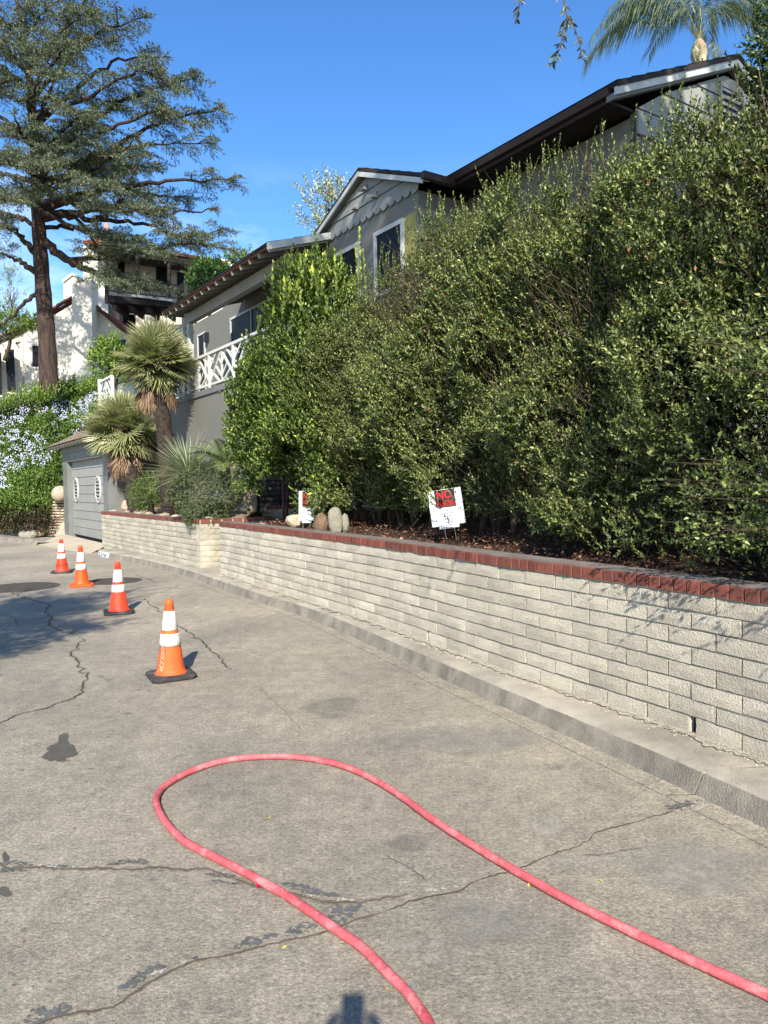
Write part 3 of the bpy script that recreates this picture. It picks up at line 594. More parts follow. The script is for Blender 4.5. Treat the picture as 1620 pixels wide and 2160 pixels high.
# gable roof with shingle courses and rake boards
def slope_roof(name, a, b, up, thick, m, parent, courses=0):
    # a,b eave ends; up vector to ridge
    q = MB(); n_ = unit(np.cross(b-a, up)); n_ = n_ if n_[2] > 0 else -n_
    r = q.prism([a, b, b+up, a+up], -n_*thick); o = q.build(name, M[m], parent)
    for k in range(courses):
        q = MB(); f0 = k/courses; f1 = (k+1)/courses; q.prism([a+up*f0+n_*.014, b+up*f0+n_*.014, b+up*f1+n_*.003, a+up*f1+n_*.003], -n_*.0028); q.build('shingle_course', M[m], o)
    return o
ov = .14
sR = S_G-ov
slope_roof('roof', T(9.45, sR, rake_z(9.45)+.07), T(9.45, 10.6, rake_z(9.45)+.07), T(tga, 0, rake_z(tga)+.07)-T(9.45, 0, rake_z(9.45)+.07), .05, 'roof', house, 6)
slope_roof('roof', T(13.35, sR, rake_z(13.35)+.07), T(13.35, 10.6, rake_z(13.35)+.07), T(tga, 0, rake_z(tga)+.07)-T(13.35, 0, rake_z(13.35)+.07), .05, 'roof', house, 6)
for a, b in ((9.45, tga), (13.35, tga)):
    q = MB(); q.prism([T(a, sR-.02, rake_z(a)+.0), T(b, sR-.02, rake_z(b)), T(b, sR-.02, rake_z(b)-.085), T(a, sR-.02, rake_z(a)-.085)], ND*.035); q.build('rake_board', M['trim'], house)
    q = MB(); q.prism([T(a, sR+.02, rake_z(a)-.02), T(b, sR+.02, rake_z(b)-.02), T(b, sR+.02, rake_z(b)-.04), T(a, sR+.02, rake_z(a)-.04)], ND*.12); q.build('rake_soffit', M['siding'], house)
def window(t0, t1, z0, z1, s, parent=house, fr='trim', mull=(), w=.06, screen=True, d=.04):
    q = MB(); q.hb(t0, t1, s-d, s, z1-w, z1); q.hb(t0, t1, s-d, s, z0, z0+w*.9); q.hb(t0, t0+w, s-d+.001, s, z0+w*.9, z1-w); q.hb(t1-w, t1, s-d+.001, s, z0+w*.9, z1-w)
    o = q.build('window', M[fr], parent)
    ed = [t0+w]+list(mull)+[t1-w]
    for mm_ in mull: q = MB(); q.hb(mm_-w*.45, mm_+w*.45, s-d+.002, s, z0+w, z1-w); q.build('mullion', M[fr], o)
    for a, b in zip(ed[:-1], ed[1:]): q = MB(); q.hb(a+.004, b-.004, s-.014, s-.004, z0+w+.004, z1-w-.004); q.build('pane', M['glass'], o)
    return o
window(10.14, 11.04, 5.0, 6.13, S_G, w=.075)
window(11.52, 12.36, 5.0, 6.13, S_G, w=.075)
q = MB(); q.hb(9.80, 10.13, S_G-.004, S_G-.001, 4.9, 6.14); q.build('test_paint_patch', mat('olive_paint', (.30, .27, .09), (.26, .24, .09), .9, 2), house, label='olive yellow unpainted patch beside the window')
# gutter and downspout run
q = MB(); q.bar(T(9.42, S_G-.16, rake_z(9.45)+.03), T(9.42, S_E-.02, rake_z(9.45)+.03), .1, .11); q.build('gutter', M['gutter'], house)
te0, te1 = 6.28, 9.42; ze = 6.60
q = MB(); q.prism([T(te0, S_E-.10, ze+.055), T(te0, S_E-.07, ze-.03), T(te0, S_E, ze-.03), T(te0, S_E, ze+.06)], UD*(te1-te0)); q.build('gutter', M['gutter'], house)
q = MB(); q.hb(te0, te1, S_E+.002, S_E+.03, ze-.08, ze+.055); q.build('fascia', M['gutter'], house)
hpart('soffit', 'darkwood', [(te0+.1, te1-.02, S_E+.04, S_W-.002, ze-.06, ze-.02)])
srg = 10.46; zrg = 7.84
slope_roof('roof', T(te0-.12, S_E-.06, ze+.09), T(10.9, S_E-.06, ze+.09), T(0, srg, zrg)-T(0, S_E-.06, ze+.09), .06, 'roof', house, 9)
slope_roof('roof', T(te0-.12, 2*srg-S_E, ze+.09), T(12, 2*srg-S_E, ze+.09), T(0, srg, zrg)-T(0, 2*srg-S_E, ze+.09), .06, 'roof', house, 4)
# right gable end facing the camera
tE = 6.34
q = MB(); q.prism([T(tE, S_W, 1), T(tE, 2*srg-S_W, 1), T(tE, 2*srg-S_W, 6.55), T(tE, srg, 7.6), T(tE, S_W, 6.55)], UD*.1); q.build('end_wall', M['grey'], house)
zr = lambda s: 7.72-abs(s-srg)*.423
for i in range(8):
    za = 6.9-.33*2+.33*i; zc = za+.325
    if za > 7.5: break
    smin = lambda z: max(S_W-.02, srg-(7.62-z)/.455)
    pts = [T(tE-.05, smin(za), za), T(tE-.05, 2*srg-smin(za), za)]
    pts += [T(tE-.03, 2*srg-smin(zc), zc), T(tE-.03, smin(zc), zc)] if zc < 7.6 else [T(tE-.03, srg, 7.62)]
    q = MB(); q.prism(pts, UD*.03); q.build('siding_board', M['siding'], house)
q = MB(); q.hb(tE-.075, tE-.045, 10.15, 10.19, 6.55, 7.42); q.hb(tE-.075, tE-.045, 10.75, 10.79, 6.55, 7.42); q.hb(tE-.075, tE-.045, 10.191, 10.749, 7.36, 7.42); lv = q.build('louver_vent', M['siding'], house)
q = MB(); q.hb(tE-.056, tE-.051, 10.192, 10.748, 6.55, 7.36); q.build('dark_opening', M['screen'], lv)
for k in range(8): q = MB(); z_ = 6.6+k*.1; q.prism([T(tE-.072, 10.192, z_), T(tE-.057, 10.192, z_+.05), T(tE-.057, 10.192, z_+.062), T(tE-.072, 10.192, z_+.014)], ND*.556); q.build('slat', M['siding'], lv)
for s_ in (S_E-.05, 2*srg-S_E):
    q = MB(); a = T(tE-.16, s_, zr(s_)+.06); b = T(tE-.16, srg, zr(srg)+.06); q.prism([a, b, b-ZD*.10, a-ZD*.10], UD*.035); q.build('rake_board', M['trim'], house)
    q = MB(); a = T(tE-.12, s_, zr(s_)-.0); b = T(tE-.12, srg, zr(srg)+.02); q.prism([a, b, b-ZD*.08, a-ZD*.08], UD*.12); q.build('rake_soffit', M['greytrim'], house)
# porch
zB = 5.86
q = MB(); q.hb(12.75, 18.62, S_D-.02, S_D+.13, zB, zB+.24); q.build('beam', M['siding'], house)
q = MB(); q.hb(13.0, 13.12, S_D+.131, 8.19, zB, zB+.2); q.build('beam', M['siding'], house)
pe0, pe1 = 12.57, 18.95; sE = 5.98; zE = 6.12
slp = .31
slope_roof('porch_roof', T(pe0, sE-.03, zE+.06), T(pe1, sE-.03, zE+.06), T(0, 9.2, zE+.06+(9.23-sE)*slp)-T(0, sE-.03, zE+.06), .035, 'roof', house, 6)
q = MB(); a = T(pe0+.01, sE, zE+.0); b = T(pe0+.01, 8.15, zE+(8.15-sE)*slp); q.prism([a, T(pe1-.01, sE, zE), T(pe1-.01, 8.15, zE+(8.15-sE)*slp), b], (0, 0, .018)); q.build('soffit_boards', M['soffit'], house)
for k in range(15):
    t_ = lerp(pe0+.08, pe1-.08, k/14); q = MB(); a = T(t_, sE+.02, zE-.045); b = T(t_, 8.15, zE-.045+(8.13-sE)*slp); q.bar(a, b, .045, .085); q.build('rafter', M['siding'] if k else M['trim'], house)
q = MB(); a = T(pe0-.03, sE-.05, zE+.05); b = T(pe0-.03, S_G, zE+.05+(S_G-sE+.05)*slp); q.prism([a, b, b-ZD*.13, a-ZD*.13], UD*.03); q.build('rake_board', M['trim'], house)
def porch_post(t_):
    q = MB(); q.hb(t_-.06, t_+.06, S_D-.01, S_D+.11, 4.07, zB-.002); q.hb(t_-.08, t_+.08, S_D-.03, S_D+.13, 5.62, 5.68); o = q.build('post', M['trim'], house)
    return o
for tp in (18.42, 13.12):
    o = porch_post(tp); o2 = porch_post(tp+(.42 if tp > 15 else -.42))
    q = MB(); d = .42 if tp > 15 else -.42
    for k in range(3): z0 = 4.95+k*.22; q.bar(T(tp, S_D+.04, z0), T(tp+d, S_D+.05, z0+.24), .03, .035); q.bar(T(tp, S_D+.055, z0+.24), T(tp+d, S_D+.055, z0), .03, .035)
    q.build('lattice', M['trim'], o)
def rail(t0, t1, s, npan, parent=house):
    q = MB(); q.hb(t0, t1, s-.045, s+.045, 4.86, 4.92); o = q.build('railing', M['railwhite'], parent)
    q = MB(); q.hb(t0, t1, s-.025, s+.025, 4.13, 4.18); q.build('bottom_rail', M['railwhite'], o)
    for k in range(npan+1): t_ = lerp(t0, t1, k/npan); q = MB(); q.hb(t_-.045, t_+.045, s-.04, s+.04, 4.07, 4.859); q.build('baluster_post', M['railwhite'], o)
    for k in range(npan):
        a, b = lerp(t0, t1, k/npan)+.045, lerp(t0, t1, (k+1)/npan)-.045; z0, z1 = 4.185, 4.855; w = b-a; h = z1-z0; m_ = (a+b)/2
        segs = [((0, .05), (.5, 1)), ((1, .05), (.5, 1)), ((0, .55), (.28, 1)), ((1, .55), (.72, 1)), ((.12, .3), (.38, 0)), ((.25, .52), (.5, .1)), ((.88, .3), (.62, 0)), ((.75, .52), (.5, .1)), ((.37, .75), (.5, .55)), ((.63, .75), (.5, .55)), ((.5, 0), (.5, 1)), ((0, .9), (.14, .72)), ((1, .9), (.86, .72))]
        for i, (p, r) in enumerate(segs): q = MB(); q.bar(T(a+p[0]*w, s+.0006*i, z0+p[1]*h), T(a+r[0]*w, s+.0006*i, z0+r[1]*h), .05, .034, up=ND); q.build('slat', M['railwhite'], o)
rail(12.6, 21.5, S_D+.03, 6); rail(21.72, 23.12, 5.37, 1)
q = MB(); q.hb(23.0, 23.14, 5.30, 5.44, 4.07, 4.97); q.build('corner_post', M['railwhite'], house)
# porch wall openings
s_ = 8.2
t1_, z1_ = Zt(487, 672, s_); 
window(16.2, t1_, 4.12, z1_, s_, mull=(t1_-1.45,), w=.06)
t2_, z2_ = Zt(420, 706, s_); t3_, _ = Zt(433, 700, s_)
window(t3_, t2_+.1, 4.1, z2_, s_, w=.06)
tl, zl = Zt(439, 702, s_); q = MB(); q.hb(tl-.07, tl+.07, s_-.12, s_-.001, zl-.28, zl); q.build('wall_lamp', M['black'], house)

# ================================================================== GARAGE
gar = empty('garage', T(25, 5.2, .1), 'grey garage with board door, two oval louvred vents and wood shake roof', 'garage')
g0, g1, gz = 22.25, 27.35, 2.66
q = MB(); q.hb(g0-.55, g0, 5.16, 5.4, .0, 3.12); q.hb(g1, g1+.75, 5.16, 5.4, .0, 3.12); q.hb(g0+.001, g1-.001, 5.16, 5.4, gz, 3.12); q.build('door_surround', M['greytrim'], gar)
q = MB(); q.hb(g0-.56, g1+.74, 5.401, 9.2, .0, 3.1); q.build('wall', M['grey'], gar)
nb = 9; bh = (gz-.17)/nb
for k in range(nb):
    q = MB(); z0 = .17+k*bh; q.prism([T(g0+.004, 5.32, z0+.012), T(g0+.004, 5.334, z0+bh), T(g0+.004, 5.37, z0+bh), T(g0+.004, 5.37, z0+.012)], UD*(g1-g0-.008)); q.build('door_board', M['greydoor'], gar)
q = MB(); q.hb(g0+.004, g1-.004, 5.372, 5.395, .1, gz); q.build('door_core', M['screen'], gar)
for tc_ in (onS(160, 1034, 5.3)[0], onS(206, 1034, 5.3)[0]):
    q = MB(); n = 24; zc = 1.70; ra, rb = .34, .42
    for k in range(n):
        a0, a1 = 2*math.pi*k/n, 2*math.pi*(k+1)/n; P_ = lambda r, a, s: T(tc_+ra*r*math.cos(a), s, zc+rb*r*math.sin(a))
        q.add([P_(1, a0, 5.29), P_(1, a1, 5.29), P_(.85, a1, 5.285), P_(.85, a0, 5.285), P_(1, a0, 5.34), P_(1, a1, 5.34), P_(.85, a0, 5.34), P_(.85, a1, 5.34)], [(0, 1, 2, 3), (4, 5, 1, 0), (3, 2, 7, 6)])
    ov_ = q.build('oval_vent', M['trim'], gar)
    q = MB(); q.add([T(tc_+ra*.87*math.cos(2*math.pi*k/n), 5.312, zc+rb*.87*math.sin(2*math.pi*k/n)) for k in range(n)], [tuple(range(n))]); q.build('dark_opening', M['screen'], ov_)
    for k in range(6):
        z_ = zc-rb*.7+k*rb*.26; hw = ra*.76*math.sqrt(max(.02, 1-((z_+.03-zc)/rb/.8)**2)); q = MB(); q.prism([T(tc_-hw, 5.29, z_), T(tc_-hw, 5.308, z_+.05), T(tc_-hw, 5.308, z_+.06), T(tc_-hw, 5.29, z_+.012)], UD*2*hw); q.build('slat', M['greydoor'], ov_)
rf = slope_roof('roof', T(g0-.75, 4.78, 3.2), T(g1+1.35, 4.78, 3.2), ND*1.2+ZD*.62, .05, 'shake', gar)
for r in range(4):
    t_ = g0-.75
    while t_ < g1+1.3:
        w = random.uniform(.14, .3); a = T(t_, 4.76+r*.29, 3.225+r*.15); q = MB(); up = ND*.36+ZD*.175; nn_ = unit(np.array([0, 0, 1.])-.45*ND)
        q.prism([a, a+UD*(w-.008), a+UD*(w-.008)+up, a+up], nn_*random.uniform(.012, .024)); q.build('shake', M['shake'], rf); t_ += w
for k in range(15):
    t_ = lerp(g0-.6, g1+1.2, k/14); q = MB(); q.bar(T(t_, 4.82, 3.14), T(t_, 5.15, 3.30), .06, .09); q.build('rafter_tail', M['trim'], gar)
hpart('frieze', 'greytrim', [(g0-.56, g1+.76, 5.12, 5.158, 2.95, 3.2)], gar)
# wing wall, stacked stone pier with ball left of the garage
wing = [(96, 1131, 27.2), (97, 1118, 27.2), (134, 1094, 26.9), (134, 1131, 26.5)]
q = MB(); q.prism([oy(*p) for p in wing], (.12, .25, 0)); tag(q.build('wing_wall', M['apron']), 'sloping tan concrete wing wall at the left foot of the garage', 'wall', kind='thing')
q = MB(); q.prism([oy(128, 1117, 26.3), oy(137, 1117, 26.3), oy(137, 1131, 26.3), oy(128, 1131, 26.3)], (.05, .2, 0)); tag(q.build('concrete_stub', M['kerb']), 'small square concrete stub beside the garage jamb', 'concrete block', kind='thing')

# ================================================================== WHITE HOUSE (far left) and balcony house
wh = empty('house', oy(150, 860, 36), 'white stucco house with clay tile rakes and broad chimney behind the cedar trunk', 'house')
def pp(name, m, pts, Y, d=.3, parent=wh, **kw):
    q = MB(); q.prism([oy(x, y, Y if not hasattr(Y, '__len__') else lerp(Y[0], Y[1], (x-Y[2])/(Y[3]-Y[2]))) for x, y in pts], (0, d, 0)); return q.build(name, M[m], parent, **kw)
pp('wall', 'white', [(50, 700), (155, 640), (155, 1010), (50, 1010)], 36, 6)
pp('wall', 'white', [(155, 640), (196, 645), (280, 718), (280, 900), (155, 900)], 36, 6)
pp('wall', 'white', [(-160, 790), (49, 703), (49, 1010), (-160, 1010)], (33, 36, -160, 49), 5)
pp('chimney', 'white', [(152, 600), (194, 590), (194, 900), (150, 900)], 35.2, .79)
pp('chimney_shoulder', 'white', [(194.2, 745), (214, 775), (214, 900), (194.2, 900)], 35.4, .59)
pp('chimney_cap', 'white', [(134, 592), (152, 578), (162, 582), (162, 640), (134, 640)], 36.1, 1.0)
pp('chimney_cap', 'white', [(131, 591), (152, 575), (163, 580), (163, 584), (152, 580), (133, 595)], 36.0, 1.1)
# tiles along the rakes
def tiles(a, b, n, name='roof_tile', w=.30, m='clay', parent=wh, back=(0, 5.5, 0)):
    a = np.array(a); b = np.array(b); d = (b-a)/n
    for k in range(n):
        q = MB(); p = a+d*k+ZD*.02*(k % 2); r0, r1 = w*.5, w*.42; vs = []; nn = 7
        for e, r in ((p, r0), (p+d*1.08, r1)):
            for j in range(nn): an = math.pi*j/(nn-1); vs.append(e+np.array([0, -.12, 0])+np.array([0, -math.cos(an)*r, math.sin(an)*r]))
        q.add(vs, [(j, j+1, nn+j+1, nn+j) for j in range(nn-1)], 0, True); q.build(name, M[m], parent)
aL = oy(-160, 790, 33)+ZD*.12; aM = oy(50, 697, 35.95)+ZD*.05; aT = oy(152, 632, 35.95); bT = oy(194, 640, 35.95); bB = oy(282, 716, 35.95)
tiles(aL, aM, 12); tiles(aM, aT, 7); tiles(bB, bT, 9)
q = MB(); q.prism([aL, aM, aM+(0, 5, .3), aL+(0, 5, .3)], (0, 0, -.1)); q.build('roof', M['clay'], wh)
q = MB(); q.prism([aM, aT, aT+(0, 6, 0), aM+(0, 6, 0)], (0, 0, -.1)); q.build('roof', M['clay'], wh)
q = MB(); q.prism([bT, bB, bB+(0, 6, 0), bT+(0, 6, 0)], (0, 0, -.1)); q.build('roof', M['clay'], wh)
def pwin(x0, x1, y0, y1, Y, parent, sill=True, x0b=None, x1b=None):
    o = pp('window', 'darkwood', [(x0-1, y0-1), (x1+1, y0-1), ((x1b or x1)+1, y1+1), ((x0b or x0)-1, y1+1)], Y-.03, .02, parent)
    pp('pane', 'glass', [(x0, y0), (x1, y0), (x1b or x1, y1), (x0b or x0, y1)], Y-.045, .01, o)
    if sill: pp('sill', 'white', [((x0b or x0)-2, y1+2), ((x1b or x1)+2, y1+2), ((x1b or x1)+2, y1+5), ((x0b or x0)-2, y1+5)], Y-.14, .13, o)
    return o
pwin(11, 28, 738, 826, 35.3, wh, x0b=17, x1b=32); pwin(-14, 1, 745, 832, 34.9, wh, x0b=-10, x1b=4); pwin(69, 90, 730, 772, 36, wh)
aw = pp('awning', 'awning', [(219, 716), (268, 716), (272, 740), (228, 738)], 34.9, .03); pwin(226, 275, 742, 790, 36, wh, sill=False)
bhs = empty('house', oy(300, 700, 42), 'upper white building with dark timber balcony under a tiled eave seen through the cedar', 'house')
pp('wall', 'white', [(176, 512), (205, 506), (228, 508), (228, 720), (176, 720)], 40.2, 5, bhs)
YB_ = (40.2, 45, 228, 480)
pp('wall', 'white', [(228, 520), (470, 560), (470, 720), (228, 720)], (41.8, 46.6, 228, 480), 5, bhs)
pp('roof', 'darkwood', [(215, 512), (478, 556), (478, 571), (215, 530)], (39.2, 44, 228, 480), 1.5, bhs)
o = pp('roof_top', 'clay', [(172, 509), (205, 501), (478, 551), (478, 556), (215, 512), (176, 515)], (39.1, 43.9, 228, 480), 6, bhs)
for k in range(14): pp('rafter_tail', 'darkwood', [(232+k*18, 527+k*3), (236+k*18, 527.5+k*3), (236+k*18, 535+k*3), (232+k*18, 534+k*3)], (39.3, 44.1, 228, 480), .9, bhs)
pp('corbel', 'darkwood', [(216, 515), (240, 518), (240, 524), (222, 545), (218, 540), (232, 524), (216, 522)], 39.6, .3, bhs)
dk = pp('balcony', 'darkwood', [(224, 622), (362, 634), (362, 648), (224, 636)], (38.8, 41.5, 224, 362), 2.6, bhs)
pp('balcony_edge', 'railwhite', [(278, 620), (362, 631), (362, 636), (278, 625)], (38.7, 41.3, 224, 362), .08, dk)
for yy in (0, 1):
    q = MB(); a, b = [(228, 587), (375, 602)] if not yy else [(228, 613), (375, 629)]; q.bar(oy(*a, 38.8), oy(*b, 41.6), .05, .06); q.build('handrail', M['darkwood'], dk)
for k in range(34):
    x = 230+k*4.2; q = MB(); Y_ = 38.8+2.8*k/34; q.bar(oy(x, 587+(x-228)*.102, Y_), oy(x, 614+(x-228)*.108, Y_), .03, .03); q.build('baluster', M['black'], dk)
for x in (225, 290, 357, 400): q = MB(); Y_ = 38.8+3.2*(x-225)/150; q.bar(oy(x, 530+(x-225)*.14, Y_), oy(x, 640+(x-225)*.06, Y_), .16, .16); q.build('post', M['darkwood'], dk)
for x in (235, 270, 305, 340): pp('joist_end', 'darkwood', [(x, 640+(x-224)*.08), (x+10, 641+(x-224)*.08), (x+10, 654+(x-224)*.08), (x+3, 652+(x-224)*.08)], (38.9, 41.6, 224, 362), 2, dk)
for (x0, x1, y0, y1) in ((238, 262, 550, 618), (374, 388, 575, 640), (398, 404, 560, 640), (330, 352, 560, 600)): pwin(x0, x1, y0, y1, 43 if x0 > 300 else 41.6, bhs, sill=False)
pwin(252, 285, 664, 705, 41.6, bhs)
pp('wall', 'white', [(402, 575), (470, 585), (470, 700), (402, 700)], 44.0, .2, bhs)
ch = MB(); c_ = oy(226, 505, 41.5); ch.lathe([(.13, -.6), (.12, .55), (.15, .57), (.15, .68), (.1, .7), (.14, .85), (.0, .9)], 12, c_); ch.build('chimney_pot', M['copper'], bhs)
pp('parapet', 'white', [(465, 545), (500, 552), (500, 575), (465, 570)], 50, 2, bhs)

# ================================================================== TRAFFIC CONES
def text_mesh(txt, size, ext=0.):
    c = bpy.data.curves.new('lettering', 'FONT'); c.body = txt; c.size = size; c.resolution_u = 2; c.offset = .012*size; o = bpy.data.objects.new('lettering', c); COL.objects.link(o)
    dg = bpy.context.evaluated_depsgraph_get(); me = bpy.data.meshes.new_from_object(o.evaluated_get(dg)); bpy.data.objects.remove(o)
    V = np.array([v.co[:] for v in me.vertices]); Fs = [tuple(p.vertices) for p in me.polygons]; V[:, 0] -= (V[:, 0].min()+V[:, 0].max())/2; return V, Fs
def cone_r(z, H=.70): return lerp(.127, .030, (z-.045)/(H-.045))
def make_cone(loc, rz, label, body, base, sleeve, H=.705, text=None, tilt=0., scribble=False, basecol=None, face=0.):
    t = empty('traffic_cone', loc, label, 'traffic cone', 'traffic cones standing in the street', rz); org = np.array(loc)
    def b(q, name, m): o = bpy.data.objects.new(name, q.mesh(name, m)); COL.objects.link(o); o.parent = t; return o
    q = MB(); a = .198; c = .05; pts = [(-a+c, -a), (a-c, -a), (a, -a+c), (a, a-c), (a-c, a), (-a+c, a), (-a, a-c), (-a, -a+c)]
    vs = []
    for sc_, z in ((.985, .006), (1, .012), (1, .03), (.97, .04), (.80, .044)): vs += [(x*sc_, y*sc_, z) for x, y in pts]
    fs = [tuple(range(8))[::-1], tuple(range(32, 40))]
    for r in range(4): fs += [(r*8+j, r*8+(j+1) % 8, r*8+8+(j+1) % 8, r*8+8+j) for j in range(8)]
    q.add(vs, fs)
    for x, y in ((-a*.6, -a), (a*.6, -a), (-a, a*.5), (a, a*.5), (a, -a*.5), (-a, -a*.5)): q.box(x*.9-.012, x*.9+.012, y*.9-.012, y*.9+.012, 0, .0075)
    b(q, 'base', M[base])
    q = MB(); q.lathe([(.142, .0445), (.136, .052), (.128, .062), (cone_r(.1, H), .1), (cone_r(.3, H), .3), (cone_r(.5, H), .5), (cone_r(H-.055, H), H-.055), (cone_r(H-.05, H)+.004, H-.05), (cone_r(H-.012, H)+.003, H-.012), (.026, H), (.021, H), (.019, H-.03)], 32); b(q, 'cone_body', M[body])
    for k, (z0, z1) in enumerate(((.30, .395) if not scribble else (.295, .40), (.435, .60))):
        q = MB(); e = .0025 if not (scribble and k == 0) else .006; q.lathe([(cone_r(z0, H)+.001, z0-.001), (cone_r(z0, H)+e+(.004 if scribble and k == 0 else 0), z0), (cone_r(z1, H)+e, z1), (cone_r(z1, H)+.001, z1+.001)], 32); b(q, 'reflective_sleeve', M[sleeve])
    if text:
        V, Fs = text_mesh(text, .098); q = MB()
        for v in V: z = .135+v[1]; r = cone_r(z, H)+.003; an = face+v[0]/r; q.v.append((r*math.cos(an), r*math.sin(an), z))
        q.f = Fs; q.m = [0]*len(Fs); q.sm = [False]*len(Fs); b(q, 'lettering', M['print'])
    if scribble:
        q = MB(); rr = random.Random(5)
        loops = [(.275, .012), (.245, .013), (.215, .015), (.175, .02), (.135, .021), (.10, .016), (.08, .02)]
        for i, (zc, rad) in enumerate(loops):
            pts = []; off = rr.uniform(-.08, .08)
            for k in range(16):
                an = 2*math.pi*k/14; z = zc+rad*1.05*math.sin(an); r = cone_r(z, H)+.002; th = face+off+rad/r*math.cos(an)*(.9 if i % 2 else 1.1); pts.append((r*math.cos(th), r*math.sin(th), z))
            q.tube(pts[:16 if i % 3 else 12], .0014, 4)
        b(q, 'scribble', M['chalk'])
    t.rotation_euler = (tilt, 0, rz); return t
P1, P2, P3, P4 = oz(361, 1428), oz(251, 1293), oz(172, 1236), oz(131, 1208)
make_cone(P1, math.radians(28), 'old faded orange cone with dirty white sleeves and pale scribble, nearest the camera', 'orange_old', 'rubber', 'refl_old', scribble=True, face=math.radians(-28-118+0))
make_cone(P2, math.radians(22), 'bright red-orange cone without lettering on a black rubber foot', 'red_orange', 'rubber', 'refl')
make_cone(P3, math.radians(24), 'all-orange cone whose square foot is orange too, beside the manhole cover', 'orange', 'orange', 'refl', H=.715)
make_cone(P4, math.radians(14), 'red cone with dark lettering on black foot, farthest toward the garage', 'red_orange', 'rubber', 'refl', H=.69, text='LADOT', face=math.radians(-14-76))

# ================================================================== HOSE, small litter, manholes
hp = [(912, 2190), (905, 2160), (860, 2095), (820, 2055), (765, 2000), (715, 1965), (650, 1920), (600, 1887), (525, 1845), (450, 1807), (390, 1775), (350, 1735), (332, 1702), (331, 1680), (350, 1656), (400, 1628), (467, 1606), (540, 1597), (620, 1597), (690, 1607), (750, 1626), (810, 1657), (860, 1690), (910, 1727), (1010, 1791), (1110, 1850), (1210, 1905), (1310, 1955), (1460, 2027), (1620, 2100), (1700, 2140)]
hr = .0185
hpts = smooth([oz(x, y, hr) for x, y in hp], 8); hpts = smooth([np.array([2.6, -6.0, 0]), np.array([1.6, -2.5, 0]), np.array([.75, .2, 0]), hpts[0]+(hpts[0]-hpts[2])*5], 8)+hpts+smooth([hpts[-1]+(hpts[-1]-hpts[-4])*2, np.array([2.0, 1.2, 0]), np.array([2.2, -.8, 0]), np.array([1.9, -5.0, 0])], 8)
hpts = [np.array([p[0], p[1], hr+.001]) for p in hpts]
q = MB(); q.tube(hpts, [hr*(1+.03*math.sin(i*1.3)) for i in range(len(hpts))], 14); tag(q.build('hose', M['hose']), 'thick red rubber hose looped across the concrete street', 'hose', kind='thing')
def leaflet(name, px, py, L_, W_, m, label, cat, group=None, ang=0., curl=.3, z=.002, n=1, P=None):
    q = MB(); p = oz(px, py, z) if P is None else P
    for i in range(n):
        a = ang+i*2.1; d = np.array([math.cos(a), math.sin(a), 0]); s = np.array([-d[1], d[0], 0]); c = curl*L_
        q.add([p-d*L_/2, p-s*W_/2+ZD*c*.4, p+ZD*.002, p+s*W_/2+ZD*c*.6, p+d*L_/2+ZD*c], [(0, 1, 2), (0, 2, 3), (1, 4, 2), (2, 4, 3)])
    return tag(q.build(name, M[m]), label, cat, group, 'thing')
leaflet('petals', 547, 1872, .035, .03, 'magenta', 'crumpled magenta flower petals lying against the red hose', 'petals', n=4, curl=.6)
leaflet('paper_scrap', 866, 2091, .028, .014, 'teal', 'small teal scrap lying right beside the hose', 'scrap', ang=1.2, curl=.6)
for i, (x, y, l) in enumerate([(568, 1726, 'small yellow leaf inside the hose loop'), (1115, 1869, 'tiny yellow leaf touching the hose at its middle right'), (1269, 1860, 'small yellow leaf below the pale worn patch right of the hose'), (1413, 1678, 'tiny yellow leaf near the kerb crack'), (817, 2088, 'curved yellow leaf beside the hose at the bottom of the photo'), (600, 2000, 'thin yellow-green leaf below the long crack'), (725, 1982, 'yellow leaf just right of the hose under the crack'), (1613, 1755, 'yellow leaf at the foot of the kerb by the right edge')]):
    leaflet('fallen_leaf', x, y, .022, .010, 'yellow', l, 'leaf', 'yellow leaves on the street', ang=i*1.3, curl=.4)
lf = [(163, 2018), (112, 1902), (136, 1893), (232, 1893), (257, 1860), (310, 1859), (368, 1880), (312, 1795), (39, 1999), (50, 1988), (28, 2079), (137, 1942), (178, 1860), (433, 1799), (422, 1708), (425, 2040), (503, 1916), (558, 1963), (403, 2010), (206, 1905), (1205, 1970), (1245, 1672), (960, 1800), (285, 1382), (283, 1240), (8, 1311)]
for i, (x, y) in enumerate(lf): leaflet('debris_bit', x, y, random.uniform(.007, .016), .008, 'brownleaf', 'tiny brown seed or leaf crumb on the concrete', 'debris', 'brown crumbs scattered on the street', ang=i*.9, curl=.4)
for i, (x, y, l) in enumerate([(40, 1239, 'round dark manhole cover cut by the left edge of the photo'), (238, 1226, 'round dark manhole cover behind the red-orange cone')]):
    c = oz(x, y, .0); R_ = .62 if i == 0 else .47
    mh = empty('manhole_cover', c, l, 'manhole cover', 'manhole covers in the street')
    q = MB(); q.lathe([(R_+.05, .003), (R_+.045, .007), (R_, .007), (R_-.004, .004)], 40, c, sm=False); q.build('ring', M['iron'], mh)
    q = MB(); q.lathe([(R_-.012, .004), (R_-.014, .0075), (.0, .0075)], 40, c, sm=False); q.build('lid', M['iron'], mh)
    q = MB()
    for a in np.arange(-R_*.85, R_*.86, .075):
        for b_ in np.arange(-R_*.85, R_*.86, .075):
            if a*a+b_*b_ < (R_*.88)**2: q.box(c[0]+a-.022, c[0]+a+.022, c[1]+b_-.022, c[1]+b_+.022, .0076, .0105)
    q.build('stud_pattern', M['iron'], mh, kind='stuff')
